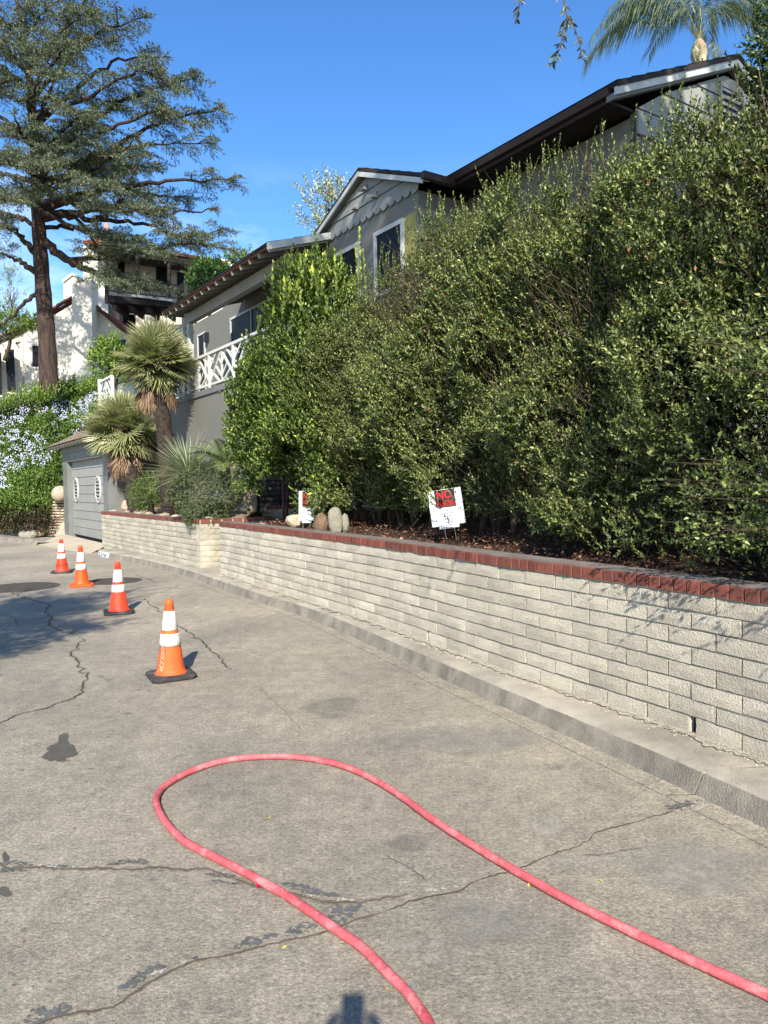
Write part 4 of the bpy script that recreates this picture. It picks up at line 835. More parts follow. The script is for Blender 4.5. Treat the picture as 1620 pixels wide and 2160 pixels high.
# house number on the kerb face
pa, pb = oz(193, 1172, 0), oz(214, 1177, 0); d = unit(pb-pa); nk = unit(np.array([-d[1], d[0], 0])); nk = nk if nk[0] > 0 else -nk
def on_kerb(u_, z): y = lerp(pa[1]-.15, pb[1]-.1, u_); b_ = np.mean([fB(y+e) for e in (-.5, -.25, 0, .25, .5)]); return np.array([b_+.045*(z/.125)-.008, y, z])
q = MB(); n = 6
def on_plate(u_, z, off): return lerp(on_kerb(0, z), on_kerb(1, z), u_)-ND*off
q.prism([on_plate(0, .012, .010), on_plate(1, .012, .010), on_plate(1, .122, .010), on_plate(0, .122, .010)], ND*.012)
kn = q.build('painted_number_plate', M['paper']); tag(kn, 'white painted house number patch on the kerb face', 'house number', kind='thing')
V, Fs = text_mesh('2316', .1); V = V*np.array([1, 1.12, 1]); V[:, 0] /= (V[:, 0].max()-V[:, 0].min()); q = MB()
for v in V: p = on_plate(.46+v[0]*.80, .03+v[1]*1.0, .028); q.v.append(tuple(p))
q.f = Fs; q.m = [0]*len(Fs); q.sm = [False]*len(Fs); q.build('digits', M['signblack'], kn)

# ================================================================== YARD SIGNS
def yard_sign(base, w, h, roll, yaw, lift, label, narrow=1.):
    r = empty('yard_sign', base, label, 'sign', 'no parking yard signs behind the wall'); yaw_m = Matrix.Rotation(yaw, 4, 'Z') @ Matrix.Rotation(roll, 4, 'Y')
    def P(x, y, z): return tuple(np.array(yaw_m @ Vector((x, y, z)))+np.array(base))
    def slab(x0, x1, z0, z1, y0, y1, name, m, par=r):
        q = MB(); q.v = [P(x, y, z) for y in (y0, y1) for x, z in ((x0, z0), (x1, z0), (x1, z1), (x0, z1))]; q.f = [(0, 1, 2, 3), (7, 6, 5, 4), (0, 4, 5, 1), (1, 5, 6, 2), (2, 6, 7, 3), (3, 7, 4, 0)]; q.m = [0]*6; q.sm = [False]*6; return q.build(name, M[m], par)
    bd = slab(-w/2, w/2, lift, lift+h, -.004, .004, 'board', 'corru')
    for sx in (-.055, .055): q = MB(); q.tube([P(sx, 0, -.08), P(sx, 0, lift+.1)], .0035, 6); q.build('stake', M['wire'], r)
    ps = slab(-w*.30, w*.30, lift+h*.50, lift+h*.99, -.0065, -.005, 'poster', 'signblack')
    def txt(s, size, x, z, m, sx=1., y=-.0075, par=ps):
        V, Fs = text_mesh(s, size); q = MB(); q.v = [P(x+v[0]*sx, y, z+v[1]) for v in V]; q.f = Fs; q.m = [0]*len(Fs); q.sm = [False]*len(Fs); q.build('lettering', M[m], par)
    txt('NO', .125, -.01*w, lift+h*.745, 'signred', .85*w/.37); txt('PARKING', .095, 0, lift+h*.535, 'signred', .50*w/.37)
    pn = slab(-w*.30, w*.30, lift-.035, lift+h*.49, -.0068, -.0052, 'notice', 'paper')
    rr = random.Random(3)
    for k, (s, sz) in enumerate([('TEMPORARY', .03), ('', 0), ('', 0), ('', 0)]):
        pass
    for k in range(7): ww = w*rr.uniform(.2, .42); slab(-ww/2, ww/2, lift+h*.40-k*.032, lift+h*.40-k*.032+.008, -.0074, -.007, 'text_line', 'ink', pn)
    return r
yard_sign(oz(953, 1143, 1.05), .37, .40, math.radians(-8), math.radians(-6), .19, 'tilted white no parking sign on wire stakes in front of the hedge')
yard_sign(np.array([*oy(646, 1105, 11.3)[:2], 1.02]), .25, .45, math.radians(2), math.radians(24), .15, 'narrow turned no parking sign half hidden by leaves beside the gate')

# ================================================================== STONES
def rock(name, c, r, m, label, cat, seed, group=None, flat=1., parent=None, sub=2, rz=0., amp=.25):
    bm = bmesh.new(); bmesh.ops.create_icosphere(bm, subdivisions=sub, radius=1); V = np.array([v.co[:] for v in bm.verts]); n = 1+amp*vnoise(V, 1.3, seed)+amp*.4*vnoise(V, 3.1, seed+1)
    V = V*n[:, None]; V = np.sign(V)*np.abs(V)**.85; ca, sa = math.cos(rz), math.sin(rz); X = V*np.array(r); V = np.c_[X[:, 0]*ca-X[:, 1]*sa, X[:, 0]*sa+X[:, 1]*ca, X[:, 2]]
    for v, p in zip(bm.verts, V): v.co = p
    me = bpy.data.meshes.new(name); bm.to_mesh(me); bm.free(); me.materials.append(M[m]); o = put(name, me, parent, c)
    return tag(o, label, cat, group, 'thing' if cat else None)
rock('boulder', oy(707, 1100, 10.1)+ZD*.0, (.10, .08, .20), 'rockgrey', 'upright flat-topped grey-green stone slab behind the wall', 'rock', 1, amp=.12, sub=3)
rock('boulder', oy(677, 1104, 10.6), (.10, .14, .17), 'rockbrown', 'brown pointed rock beside the upright grey-green stone', 'rock', 2, rz=.4)
rock('boulder', oy(624, 1098, 11.6), (.16, .12, .11), 'rock', 'low tan rock under the narrow sign by the steps', 'rock', 3)
rock('boulder', oy(727, 1106, 10.3), (.07, .07, .14), 'rockgrey', 'small dark grey rock right of the upright stone', 'rock', 9)
rks = [(538, 1050, 1.38, .24, .2, 'big tan boulder left of the black gate'), (542, 1072, 1.32, .15, .13, 'pale yellow rock on the brick cap below the big boulder'), (522, 1038, 1.55, .16, .12, 'flat tan rock against the grey wall beside the sago palm'), (565, 1066, 1.33, .07, .05, 'small white stone at the foot of the gate'), (572, 1055, 1.42, .05, .04, 'tiny white stone behind the gate foot'), (268, 1066, 1.1, .16, .17, 'rounded half-shaded stone post by the garage side wall'), (240, 1080, 1.06, .14, .06, 'low reddish rock at the end of the far brick cap')]
for i, (x, y, z, rx, rz_, l) in enumerate(rks):
    t_ = [14.4, 14.2, 15.2, 14.15, 14.3, 21.0, 21.4][i]; d_ = ray(x, y); P_ = CAM+d_*((t_-CAM@UD)/(d_@UD)); rock('rock', P_, (rx, rx*.9, rz_), 'rock', l, 'rock', 20+i)
for i in range(9):
    rock('rock', T(14.3+i*.75+RNG.uniform(-.2, .2), 5.15+RNG.uniform(0, .25), 1.08), (.08+.05*RNG.random(),)*2+(.06,), 'rock', 'small tan stone among the gravel behind the far wall', 'rock', 60+i, group='stones in the gravel bed', sub=1)
b_ = oy(127, 1042, 26.6); q = MB(); q.lathe([(.30*math.sin(a), -.30*math.cos(a)) for a in np.linspace(.01, math.pi-.01, 13)], 20, b_); tag(q.build('stone_ball', M['rock']), 'round stone ball on top of the stacked stone pier', 'stone ball', kind='thing')
pier = empty('stone_pier', oy(125, 1128, 26.8), 'rough stacked flat stone pier under the stone ball, left of the garage', 'stone pier')
for k in range(13):
    for j in range(3): y_ = 1059+k*5.8; w_ = lerp(9, 16, k/12); rock('stone', oy(lerp(121-k*.9, 136, j/2.), y_, 26.95), (.18, .18, .055), 'rock', None, None, 100+k*3+j, parent=pier, sub=1, rz=k*1.1+j)
for i, (x, y, r) in enumerate([(61, 1129, .26), (73, 1127, .13), (82, 1127, .15), (88, 1119, .14), (80, 1133, .1), (92, 1131, .12), (70, 1136, .07), (100, 1112, .1)]):
    rock('rock', oy(x, y, 26.6+.1*i)+ZD*.02, (r*1.3, r, r*.75), 'rockgrey' if i == 0 else 'rock', ['large grey oval rock by the far kerb', 'round tan rock next to the large grey one', 'squarish pale rock in the far rock cluster', 'brownish rock highest in the far cluster', 'small pale rock at the front of the far cluster', 'pale rock against the tan wing wall', 'tiny rock in front of the far cluster', 'small rock at the foot of the stone pier'][i], 'rock', 150+i, 'rocks by the far kerb')

# ================================================================== GATE
gt = empty('gate', T(t_c+.3, 7.2, 1.22), 'black metal gate of horizontal bars partly overgrown by the shrub', 'gate')
tg = t_c+.32
for i, s_ in enumerate((6.27, 6.78, 7.3, 8.1, 8.6)): q = MB(); q.hb(tg-.03, tg+.03, s_, s_+(.06 if i in (0, 2, 3) else .03), 1.15, 2.5); q.build('post', M['black'], gt)
for k in range(12): q = MB(); z_ = 1.28+k*.105; q.hb(tg-.018, tg+.018, 6.331, 8.6, z_, z_+.022); q.build('bar', M['black'], gt)

# ================================================================== FOLIAGE
def leafgeo(P, D, N, L_, W_, droop=.12, fold=.25):
    """P base, D direction, N face normal; folded 4-point leaves -> verts, tris"""
    D = unit(D); S = unit(np.cross(D, N)); N = unit(np.cross(S, D)); L_ = np.asarray(L_)[:, None]; W_ = np.asarray(W_)[:, None]
    m_ = P+D*L_*.45; V = np.stack([P, m_-S*W_*.5+N*W_*fold, P+D*L_-N*L_*droop, m_+S*W_*.5+N*W_*fold], 1).reshape(-1, 3)
    i = np.arange(len(P))*4; Fc = np.stack([np.c_[i, i+2, i+1], np.c_[i, i+3, i+2]], 1).reshape(-1, 3); return V, Fc
def sprigs(P, A, length, nl, L_, W_, spread=.9, rr=RNG, up=.25, jit=.25, tipfrac=1.0):
    """leaves arranged spirally on short shoots: returns base, dir, normal, size, along-fraction, shoot index"""
    n = len(P); k = nl; f = np.tile((np.arange(k)+.7)/k, n); idx = np.repeat(np.arange(n), k)
    A = unit(A); ref = unit(np.cross(A, np.tile([.3, .2, .9], (n, 1)))); B = np.cross(A, ref); ph = np.tile(np.arange(k)*2.4, n)+np.repeat(rr.random(n)*6.28, k)
    R_ = ref[idx]*np.cos(ph)[:, None]+B[idx]*np.sin(ph)[:, None]; ln = length[idx] if hasattr(length, '__len__') else length
    base = P[idx]+A[idx]*(f*ln)[:, None]; sp = spread*(1-.55*f)[:, None]
    D = unit(A[idx]*(1-sp*.6)+R_*sp+rr.normal(0, jit, (n*k, 3))+np.array([0, 0, up])); N = unit(A[idx]*1.0+np.array([0, 0, .5])-R_*.2+rr.normal(0, jit, (n*k, 3)))
    sz = rr.uniform(.65, 1.2, n*k)*(1-.25*f); return base, D, N, L_*sz, W_*sz*rr.uniform(.8, 1.15, n*k), f, idx
def palette(n, cols, w, rr=RNG, var=.18):
    c = np.array(cols)[rr.choice(len(cols), n, p=np.array(w)/sum(w))]; return c*(1+rr.normal(0, var, (n, 1))).clip(.5, 1.6)
def add_leaves(name, parts, m, parent, **kw):
    V = np.concatenate([p[0] for p in parts]); o = 0; Fs = []
    for p in parts: Fs.append(p[1]+o); o += len(p[0])
    C = np.concatenate([p[2] for p in parts]); return npmesh(name, V, np.concatenate(Fs), M[m], parent, col=C, **kw)
def twigs_of(P, A, length, rad, parent, name='twigs', m='twig', n=3, **kw):
    V = []; Fc = []; A = unit(A)
    ref = unit(np.cross(A, np.tile([.31, .2, .9], (len(A), 1)))); B = np.cross(A, ref); k = np.arange(len(P))*6
    ln = length if hasattr(length, '__len__') else np.full(len(P), length)
    ring = [ref*math.cos(a)+B*math.sin(a) for a in (0, 2.09, 4.19)]; r = (rad if hasattr(rad, '__len__') else np.full(len(P), rad))[:, None]
    V = np.stack([P+q*r for q in ring]+[P+A*ln[:, None]+q*r*.4 for q in ring], 1).reshape(-1, 3)
    Fc = np.concatenate([np.c_[k+a, k+b, k+b+3, k+a+3] for a, b in ((0, 1), (1, 2), (2, 0))]); return npmesh(name, V, Fc, M[m], parent, kind='stuff', **kw)

# ---- long hedge: rounded wall of small leaves following the block wall
def hedge_surface(n, a0, a1, rr, seed=3, top=None, zlo=1.34):
    """points on the lumpy front and top of the hedge; a = distance along the wall axis measured in world y"""
    y = rr.uniform(a0, a1, n); v = rr.random(n)                       # v: 0 at the bottom front .. 1 at the top back
    topz = top(y) if top else np.full(n, 4.95)
    ph = v*1.0; front = ph < .82
    zlo = zlo-np.interp(y, [5.5, 7.5], [.28, 0]); z = np.where(front, zlo+(topz-zlo-.15)*(ph/.82), topz+.0)
    off = np.where(front, 1.0-.40*np.sin(np.clip(ph/.82, 0, 1)*math.pi*.8)+.75*np.clip(ph/.82-.7, 0, 1)-np.interp(y, [4.8, 7], [.38, 0])*np.clip(1-ph*1.6, 0, 1), 1.30+(ph-.82)/.18*1.6)
    x = np.interp(y, YW, XW); P = np.c_[x+off*ND[0], y+off*ND[1], z]
    nrm = np.where(front[:, None], -ND*(1-.25*ph[:, None])+ZD*(.1+.5*ph[:, None]**3), ZD-ND*.2)
    return P, unit(nrm), ph
def lumpy(P, N, amp, sc, seed, inward=.35, rr=RNG):
    h = vnoise(P, sc, seed)*amp+vnoise(P, sc*2.6, seed+1)*amp*.5+vnoise(P, sc*6, seed+2)*amp*.22
    return P+N*(h-np.abs(rr.exponential(inward, len(P))).clip(0, 1.2))[:, None], h
HED_Y0, HED_Y1 = 4.1, 11.3
def topf(y): return .10*np.sin(y*1.7)+.08*np.sin(y*3.9+1)+np.interp(y, [3.8, 4.3, 4.8, 5.8, 7.1, 9.1, 10.2, 11.3], [3.6, 3.95, 4.15, 4.45, 4.65, 4.6, 4.25, 3.9])
SGC = np.array([.72, 7.95, 1.50])
hg = empty('hedge', T(9.0, 5.6, 1.1), 'tall overgrown small-leaved hedge running behind the brick-capped block wall', 'hedge')
rr = np.random.default_rng(5); n = 32000
P, N, ph = hedge_surface(n, HED_Y0, HED_Y1, rr, top=topf); P, h = lumpy(P, N, .42, 1.35, 3, .16, rr)
gap = vnoise(P, 2.3, 31)+.6*vnoise(P, 5.5, 32); low = np.clip(1-(P[:, 2]-1.2)/1.3, 0, 1)
dark = (gap < -.20)|((low > .2) & (gap < low*.10)); P = P-N*(np.where(dark, .85, 0)*rr.random(n)**.6)[:, None]; keep = rr.random(n) > np.where(dark, .80, .0)
keep &= (P[:, 2] > 1.17) & (np.linalg.norm(P-SGC, axis=1) > .46); P, N, ph = P[keep], N[keep], ph[keep]
A = unit(N*.75+np.array([0, 0, .45])+rr.normal(0, .5, P.shape))
def leafset(P, A, ln, k, L_, W_, cols, w, **kw):
    b, D, Nn, l, wd, f, idx = sprigs(P, A, ln, k, L_, W_, **kw); V, Fc = leafgeo(b, D, Nn, l, wd); C = palette(len(b), cols, w)
    tint = 1+.16*vnoise(b, 1.3, 77)[:, None]; C = C*tint; C = C*(1+.35*(f[:, None]-.5)*np.array([1.2, 1, .3])); return V, Fc, np.repeat(C, 4, 0)
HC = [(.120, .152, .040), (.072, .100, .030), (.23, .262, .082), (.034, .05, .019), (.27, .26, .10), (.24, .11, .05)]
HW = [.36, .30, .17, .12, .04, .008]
parts = [leafset(P, A, rr.uniform(.10, .20, len(P)), 10, .051, .025, HC, HW, rr=rr)]
# long whippy shoots above the outline
n2 = 420; y = rr.uniform(HED_Y0+.3, HED_Y1, n2); Pt, Nt, _ = hedge_surface(n2, HED_Y0, HED_Y1, rr, top=topf); x = np.interp(y, YW, XW); off = rr.uniform(.7, 2.0, n2); Pt = np.c_[x+off*ND[0], y+off*ND[1], topf(y)-.12+.2*vnoise(np.c_[x, y, y], 1.5, 9)]
At = unit(np.c_[rr.normal(0, .18, n2), rr.normal(0, .18, n2), np.ones(n2)]); parts.append(leafset(Pt, At, rr.uniform(.18, .42, n2), 22, .038, .017, HC, [.5, .2, .3, 0, 0, 0], rr=rr, spread=.75))
# outward shoots on the face
n3 = 2600; P3_, N3, _ = hedge_surface(n3, HED_Y0, HED_Y1, rr, top=topf); P3_, _ = lumpy(P3_, N3, .42, 1.35, 3, .02, rr); A3 = unit(N3*.8+np.array([0, 0, .75])+rr.normal(0, .3, P3_.shape)); parts.append(leafset(P3_, A3, rr.uniform(.14, .3, n3), 15, .040, .019, HC, [.4, .2, .35, 0, .04, 0], rr=rr, spread=.8))
# drooping low sprays over the mulch
n4 = 2300; y = rr.uniform(HED_Y0, 10.2, n4); off = rr.uniform(.55, 1.6, n4); x = np.interp(y, YW, XW); cl = vnoise(np.c_[y*1.0, off, y*0], 1.6, 41); z = 1.28+.75*rr.random(n4)+.2*cl; kp = (cl > -.12) & (y < 8.4)
P4_ = np.c_[x+off*ND[0], y+off*ND[1], z][kp]; P4_ = P4_[np.linalg.norm(P4_-SGC, axis=1) > .46]; A4 = unit(-ND*.7+np.array([0, 0, .1])+rr.normal(0, .4, P4_.shape)); parts.append(leafset(P4_, A4, rr.uniform(.12, .26, len(P4_)), 12, .042, .022, HC, [.4, .3, .2, .1, 0, 0], rr=rr))
ni = 16000; Pi, Ni, _ = hedge_surface(ni, HED_Y0, HED_Y1, rr, top=topf, zlo=1.7); Pi, _ = lumpy(Pi-Ni*.55, Ni, .25, 1.35, 3, .35, rr); Pi = Pi-Ni*rr.uniform(0, .5, (ni, 1)); parts.append(leafset(Pi, unit(Ni*.4+np.array([0, 0, .6])+rr.normal(0, .5, Pi.shape)), rr.uniform(.12, .2, ni), 8, .05, .03, HC, [0, .1, 0, .9, 0, 0], rr=rr))  # inner leaves coloured dark, painting the shade deep in the hedge
nr_ = 2600; yr = rr.uniform(4.0, 6.4, nr_); Pr_ = np.c_[np.interp(yr, YW, XW)+rr.uniform(1.5, 2.4, nr_), yr+rr.uniform(.8, 1.4, nr_), rr.uniform(1.3, 3.6, nr_)]; parts.append(leafset(Pr_, unit(rr.normal(0, 1, Pr_.shape)), .2, 10, .06, .035, HC, [0, .2, 0, .8, 0, 0], rr=rr))  # more dark-coloured fill at the right end, inner shade put into leaf colour
add_leaves('foliage', parts, 'leaf', hg, kind='stuff')
nb_ = 3000; Pb, Nb, _ = hedge_surface(nb_, HED_Y0, HED_Y1, rr, top=topf); Pb = Pb-Nb*rr.uniform(.1, .6, (nb_, 1)); twigs_of(Pb, unit(Nb*.6+ZD+rr.normal(0, .5, Pb.shape)), rr.uniform(.25, .7, nb_), rr.uniform(.002, .006, nb_), hg, m='stem')
for i in range(22):
    y = lerp(HED_Y0+.2, HED_Y1-.3, i/21); x = fW(y); b = np.array([x+1.45*ND[0], y+1.45*ND[1], 1.1]); 
    for j in range(2):
        q = MB(); pts = [b+ZD*-.1, b+np.array([random.uniform(-.2, .2), random.uniform(-.2, .2), .9]), b+np.array([random.uniform(-.5, .3), random.uniform(-.5, .5), 2.0]), b+np.array([random.uniform(-.5, .4), random.uniform(-.6, .6), 3.4])]; q.tube(smooth(pts, 4), [.028*(1-k/14) for k in range(13)], 6); q.build('stem', M['stem'], hg)

# ---- bright broad-leaved shrub at the far end of the hedge
def ell_points(n, c, r, rr, seed, amp=.18, inward=.12, zmin=-1):
    d = unit(rr.normal(0, 1, (n, 3))); P = d*np.array(r); nn = unit(d/np.array(r)); P = P+np.array(c)
    h = vnoise(P, 1.6/max(r)*1.2, seed)*amp*1.2+vnoise(P, 4./max(r), seed+1)*amp*.7; P = P+nn*(h-rr.exponential(inward, n).clip(0, min(r)*.9))[:, None]; k = P[:, 2] > zmin; return P[k], nn[k]
fs = empty('shrub', T(12.3, 6.2, 1.1), 'glossy broad-leaved shrub with yellow-green shoots at the far end of the hedge', 'shrub')
FC = [(.085, .135, .027), (.05, .085, .02), (.16, .215, .04), (.33, .38, .07)]
parts = []; rr = np.random.default_rng(8)
fc = [((-1.05, 12.0, 3.25), (.74, .9, 1.9), 5000), ((-1.65, 12.7, 2.65), (.85, .8, 1.4), 3600), ((-.75, 11.5, 2.45), (.9, .7, .85), 2200), ((-2.1, 13.3, 3.0), (.5, .5, 1.2), 1300)]
for (c, r, n) in fc:
    P, N = ell_points(n, c, r, rr, 60, amp=.22, zmin=1.25); kk = (P[:, 2] > np.interp(P[:, 0], [-1.75, -1.55, -1.15, -.9], [1.9, 2.35, 2.25, 1.3])); P, N = P[kk], N[kk]; A = unit(N*.6+np.array([0, 0, .75])+rr.normal(0, .3, P.shape)); hi = np.clip((P[:, 2]-3.0)/1.5, 0, 1).mean()
    parts.append(leafset(P, A, rr.uniform(.12, .24, len(P)), 9, .080, .040, FC, [.42, .25, .25, .08], rr=rr, spread=.75, jit=.25))
for (c, r, n) in ((oy(688, 1035, 11.3), (.26, .25, .34), 330), (oy(612, 975, 12.4), (.5, .25, .26), 380), (oy(535, 990, 13.0), (.22, .2, .4), 200), (oy(655, 1060, 11.9), (.2, .2, .14), 60)):
    P, N = ell_points(n, c, r, rr, 61, amp=.1); parts.append(leafset(P, unit(N*.5-ND*.4+rr.normal(0, .4, P.shape)), rr.uniform(.12, .2, len(P)), 7, .085, .042, FC, [.45, .25, .25, .05], rr=rr, spread=.75, jit=.25))
# new shoots on top
for (cx, cy, zt, n, s) in ((-1.1, 12.0, 5.15, 75, .28), (-1.4, 12.1, 4.7, 60, .26), (-1.05, 11.5, 4.8, 50, .28), (-1.5, 12.2, 4.1, 40, .25)):
    P = np.c_[rr.normal(cx, s, n), rr.normal(cy, s, n), zt-.25+rr.uniform(-.35, .3, n)]; A = unit(np.c_[rr.normal(0, .16, n), rr.normal(0, .16, n), np.ones(n)]); parts.append(leafset(P, A, rr.uniform(.22, .42, n), 12, .105, .052, FC, [.1, .1, .5, .3], rr=rr, spread=.6, jit=.2, up=.7))
for (x, y, l) in ((757, 480, 1.0), (750, 520, 1.), (766, 530, 1.), (705, 530, .7)):
    b = oy(x+6, 625, 11.2); t_ = oy(x, y, 11.2); A = unit((t_-b)[None]); parts.append(leafset(b[None], A, np.array([np.linalg.norm(t_-b)]), 22, .10, .046, FC, [0, 0, .4, .6], rr=rr, spread=.6, jit=.15, up=.5))
add_leaves('foliage', parts, 'leaf', fs, kind='stuff')
for i in range(7):
    b = T(12.2+random.uniform(-.5, .5), 6.4+random.uniform(-.3, .3), 1.0); q = MB(); q.tube(smooth([b, b+np.array([random.uniform(-.2, .2), random.uniform(-.2, .2), 1.2]), b+np.array([random.uniform(-.7, .5), random.uniform(-.5, .5), 2.9])], 4), [.03*(1-k/10) for k in range(9)], 6); q.build('stem', M['stem'], fs)

# ---- dark tall shrub at the right edge
ts_ = empty('shrub', (3.5, 4.3, 1.1), 'tall dark glossy shrub rising above the hedge at the right edge', 'shrub')
rr = np.random.default_rng(12); parts = []
DC = [(.055, .085, .022), (.075, .115, .028), (.13, .17, .04), (.035, .055, .018)]
for (c, r, n) in [((3.55, 5.3, 3.9), (.70, .9, 1.9), 4000), ((3.35, 3.9, 2.9), (.85, 1.1, 1.9), 4200), ((3.1, 3.2, 2.0), (.6, .9, .8), 1800), ((3.22, 5.5, 5.3), (.30, .5, 1.1), 1100), ((3.45, 5.4, 4.5), (.5, .6, 1.0), 1300), ((4.5, 5.6, 5.2), (.9, .9, 1.6), 1500)]:
    P, N = ell_points(n, c, r, rr, 90, amp=.24, zmin=1.2); A = unit(N*.6+np.array([0, 0, .6])+rr.normal(0, .38, P.shape)); parts.append(leafset(P, A, rr.uniform(.12, .24, len(P)), 10, .050, .026, DC, [.35, .4, .15, .1], rr=rr, spread=.85))
n4 = 260; y = rr.uniform(2.3, 4.6, n4); x = np.interp(y, YW, XW)+rr.uniform(.12, .6, n4); P4_ = np.c_[x, y+.1, rr.uniform(1.15, 1.85, n4)]; A4 = unit(np.array([-.6, -.3, .15])+rr.normal(0, .35, P4_.shape)); parts.append(leafset(P4_, A4, rr.uniform(.12, .25, n4), 10, .055, .026, DC, [.2, .5, .3, 0], rr=rr))
n9 = 620; y = rr.uniform(2.9, 4.35, n9); off = rr.uniform(-.55, .35, n9); z = rr.uniform(1.32, 2.4, n9)+np.clip(-off, 0, 1)*.3; cl = vnoise(np.c_[y*2.2, off*2.2, z*2.2], 1, 95); kp = cl > .02; x = np.interp(y, YW, XW); P9 = np.c_[x+off, y, z][kp]; parts.append(leafset(P9, unit(np.array([-.6, -.2, .1])+rr.normal(0, .4, P9.shape)), rr.uniform(.12, .24, len(P9)), 10, .045, .022, HC, [.35, .4, .15, .1, 0, 0], rr=rr)); twigs_of(P9+np.array([.25, .1, -.02]), np.tile([-1., -.35, .05], (len(P9), 1)), .3, .0025, ts_, m='stem')
add_leaves('foliage', parts, 'leaf', ts_, kind='stuff')
for i in range(9):
    b = np.array([3.6+random.uniform(-.3, .4), random.uniform(3.4, 5.6), 1.0]); q = MB(); q.tube(smooth([b, b+np.array([random.uniform(-.2, .2), random.uniform(-.2, .2), 1.5]), b+np.array([random.uniform(-.4, .4), random.uniform(-.5, .5), 3.6])], 4), [.035*(1-k/10) for k in range(9)], 6); q.build('stem', M['stem'], ts_)
# ---- leaf litter on the bed
n = 9000; rr = np.random.default_rng(20); y = rr.uniform(2.6, 12.8, n); off = rr.uniform(.24, 2.4, n)**1; x = np.interp(y, YW, XW)+off*ND[0]; yy = y+off*ND[1]; P = np.c_[x, yy, 1.0+np.clip((off-.22)/4.4*1.6, 0, 1)*.3+rr.uniform(.0, .05, n)]
a = rr.random(n)*6.28; D = np.c_[np.cos(a), np.sin(a), rr.normal(0, .3, n)]; N = np.c_[rr.normal(0, .5, (n, 2)), np.ones(n)]; V, Fc = leafgeo(P, D, N, rr.uniform(.02, .055, n), rr.uniform(.012, .026, n), droop=-.2, fold=.4)
C = palette(n, [(.16, .07, .035), (.26, .13, .07), (.09, .04, .025), (.36, .22, .13)], [.4, .25, .25, .1]); npmesh('leaf_litter', V, Fc, M['dead'], None, col=np.repeat(C, 4, 0), kind='stuff')

# ================================================================== FAN PALMS
def fan_frond_mesh(seed, R_=.55, n=26, span=4.0, dead=False):
    rr = np.random.default_rng(seed); V = []; Fc = []; C = []
    a = np.linspace(-span/2, span/2, n)
    for i, an in enumerate(a):
        L_ = R_*(1-.22*(abs(an)/(span/2))**2)*rr.uniform(.92, 1.05); w = .015 if not dead else .010; d = np.array([math.cos(an), math.sin(an), 0]); s = np.array([-d[1], d[0], 0]); cup = .18*abs(math.sin(an*.5))
        tw = rr.normal(0, .06); pts = []
        for f, ww in ((0, .12), (.35, 1), (.7, .75), (1, .05)):
            c = d*L_*f+np.array([0, 0, cup*f*L_*.6-.10*f*f*L_*(1 if not dead else 2.5)])+s*tw*f*f*L_; h = w*ww*(.6+R_)
            b = len(V); V += [c-s*h+np.array([0, 0, h*.55]), c, c+s*h+np.array([0, 0, h*.55])]; pts.append(b)
            g = rr.uniform(.85, 1.15); col = (np.array([.16, .195, .085])*g if f < .7 else np.array([.29, .295, .14])*g) if not dead else np.array([.30, .20, .13])*rr.uniform(.6, 1.3); C += [col]*3
        for p, q_ in zip(pts[:-1], pts[1:]): Fc += [(p, q_, q_+1), (p, q_+1, p+1), (p+1, q_+1, q_+2), (p+1, q_+2, p+2)]
    # petiole
    b = len(V); pl = .42
    for x, r in ((-pl, .011), (.02, .008)): V += [np.array([x, -r, 0]), np.array([x, r, 0]), np.array([x, 0, -r*1.3])]; C += [np.array([.20, .17, .08]) if not dead else np.array([.2, .13, .08])]*3
    Fc += [(b, b+1, b+4), (b, b+4, b+3), (b+1, b+2, b+5), (b+1, b+5, b+4), (b+2, b, b+3), (b+2, b+3, b+5)]
    V = np.array(V)+np.array([pl, 0, 0]); me = bpy.data.meshes.new('frond'); me.from_pydata([tuple(v) for v in V], [], Fc); at = me.color_attributes.new('lc', 'FLOAT_COLOR', 'POINT'); C = np.array(C); at.data.foreach_set('color', np.c_[C, np.ones(len(C))].astype(np.float32).ravel()); me.materials.append(M['dead' if dead else 'fan']); return me
FR = [fan_frond_mesh(k, R_=.52) for k in range(4)]; DF = [fan_frond_mesh(40+k, R_=.50, n=18, span=1.5, dead=True) for k in range(3)]
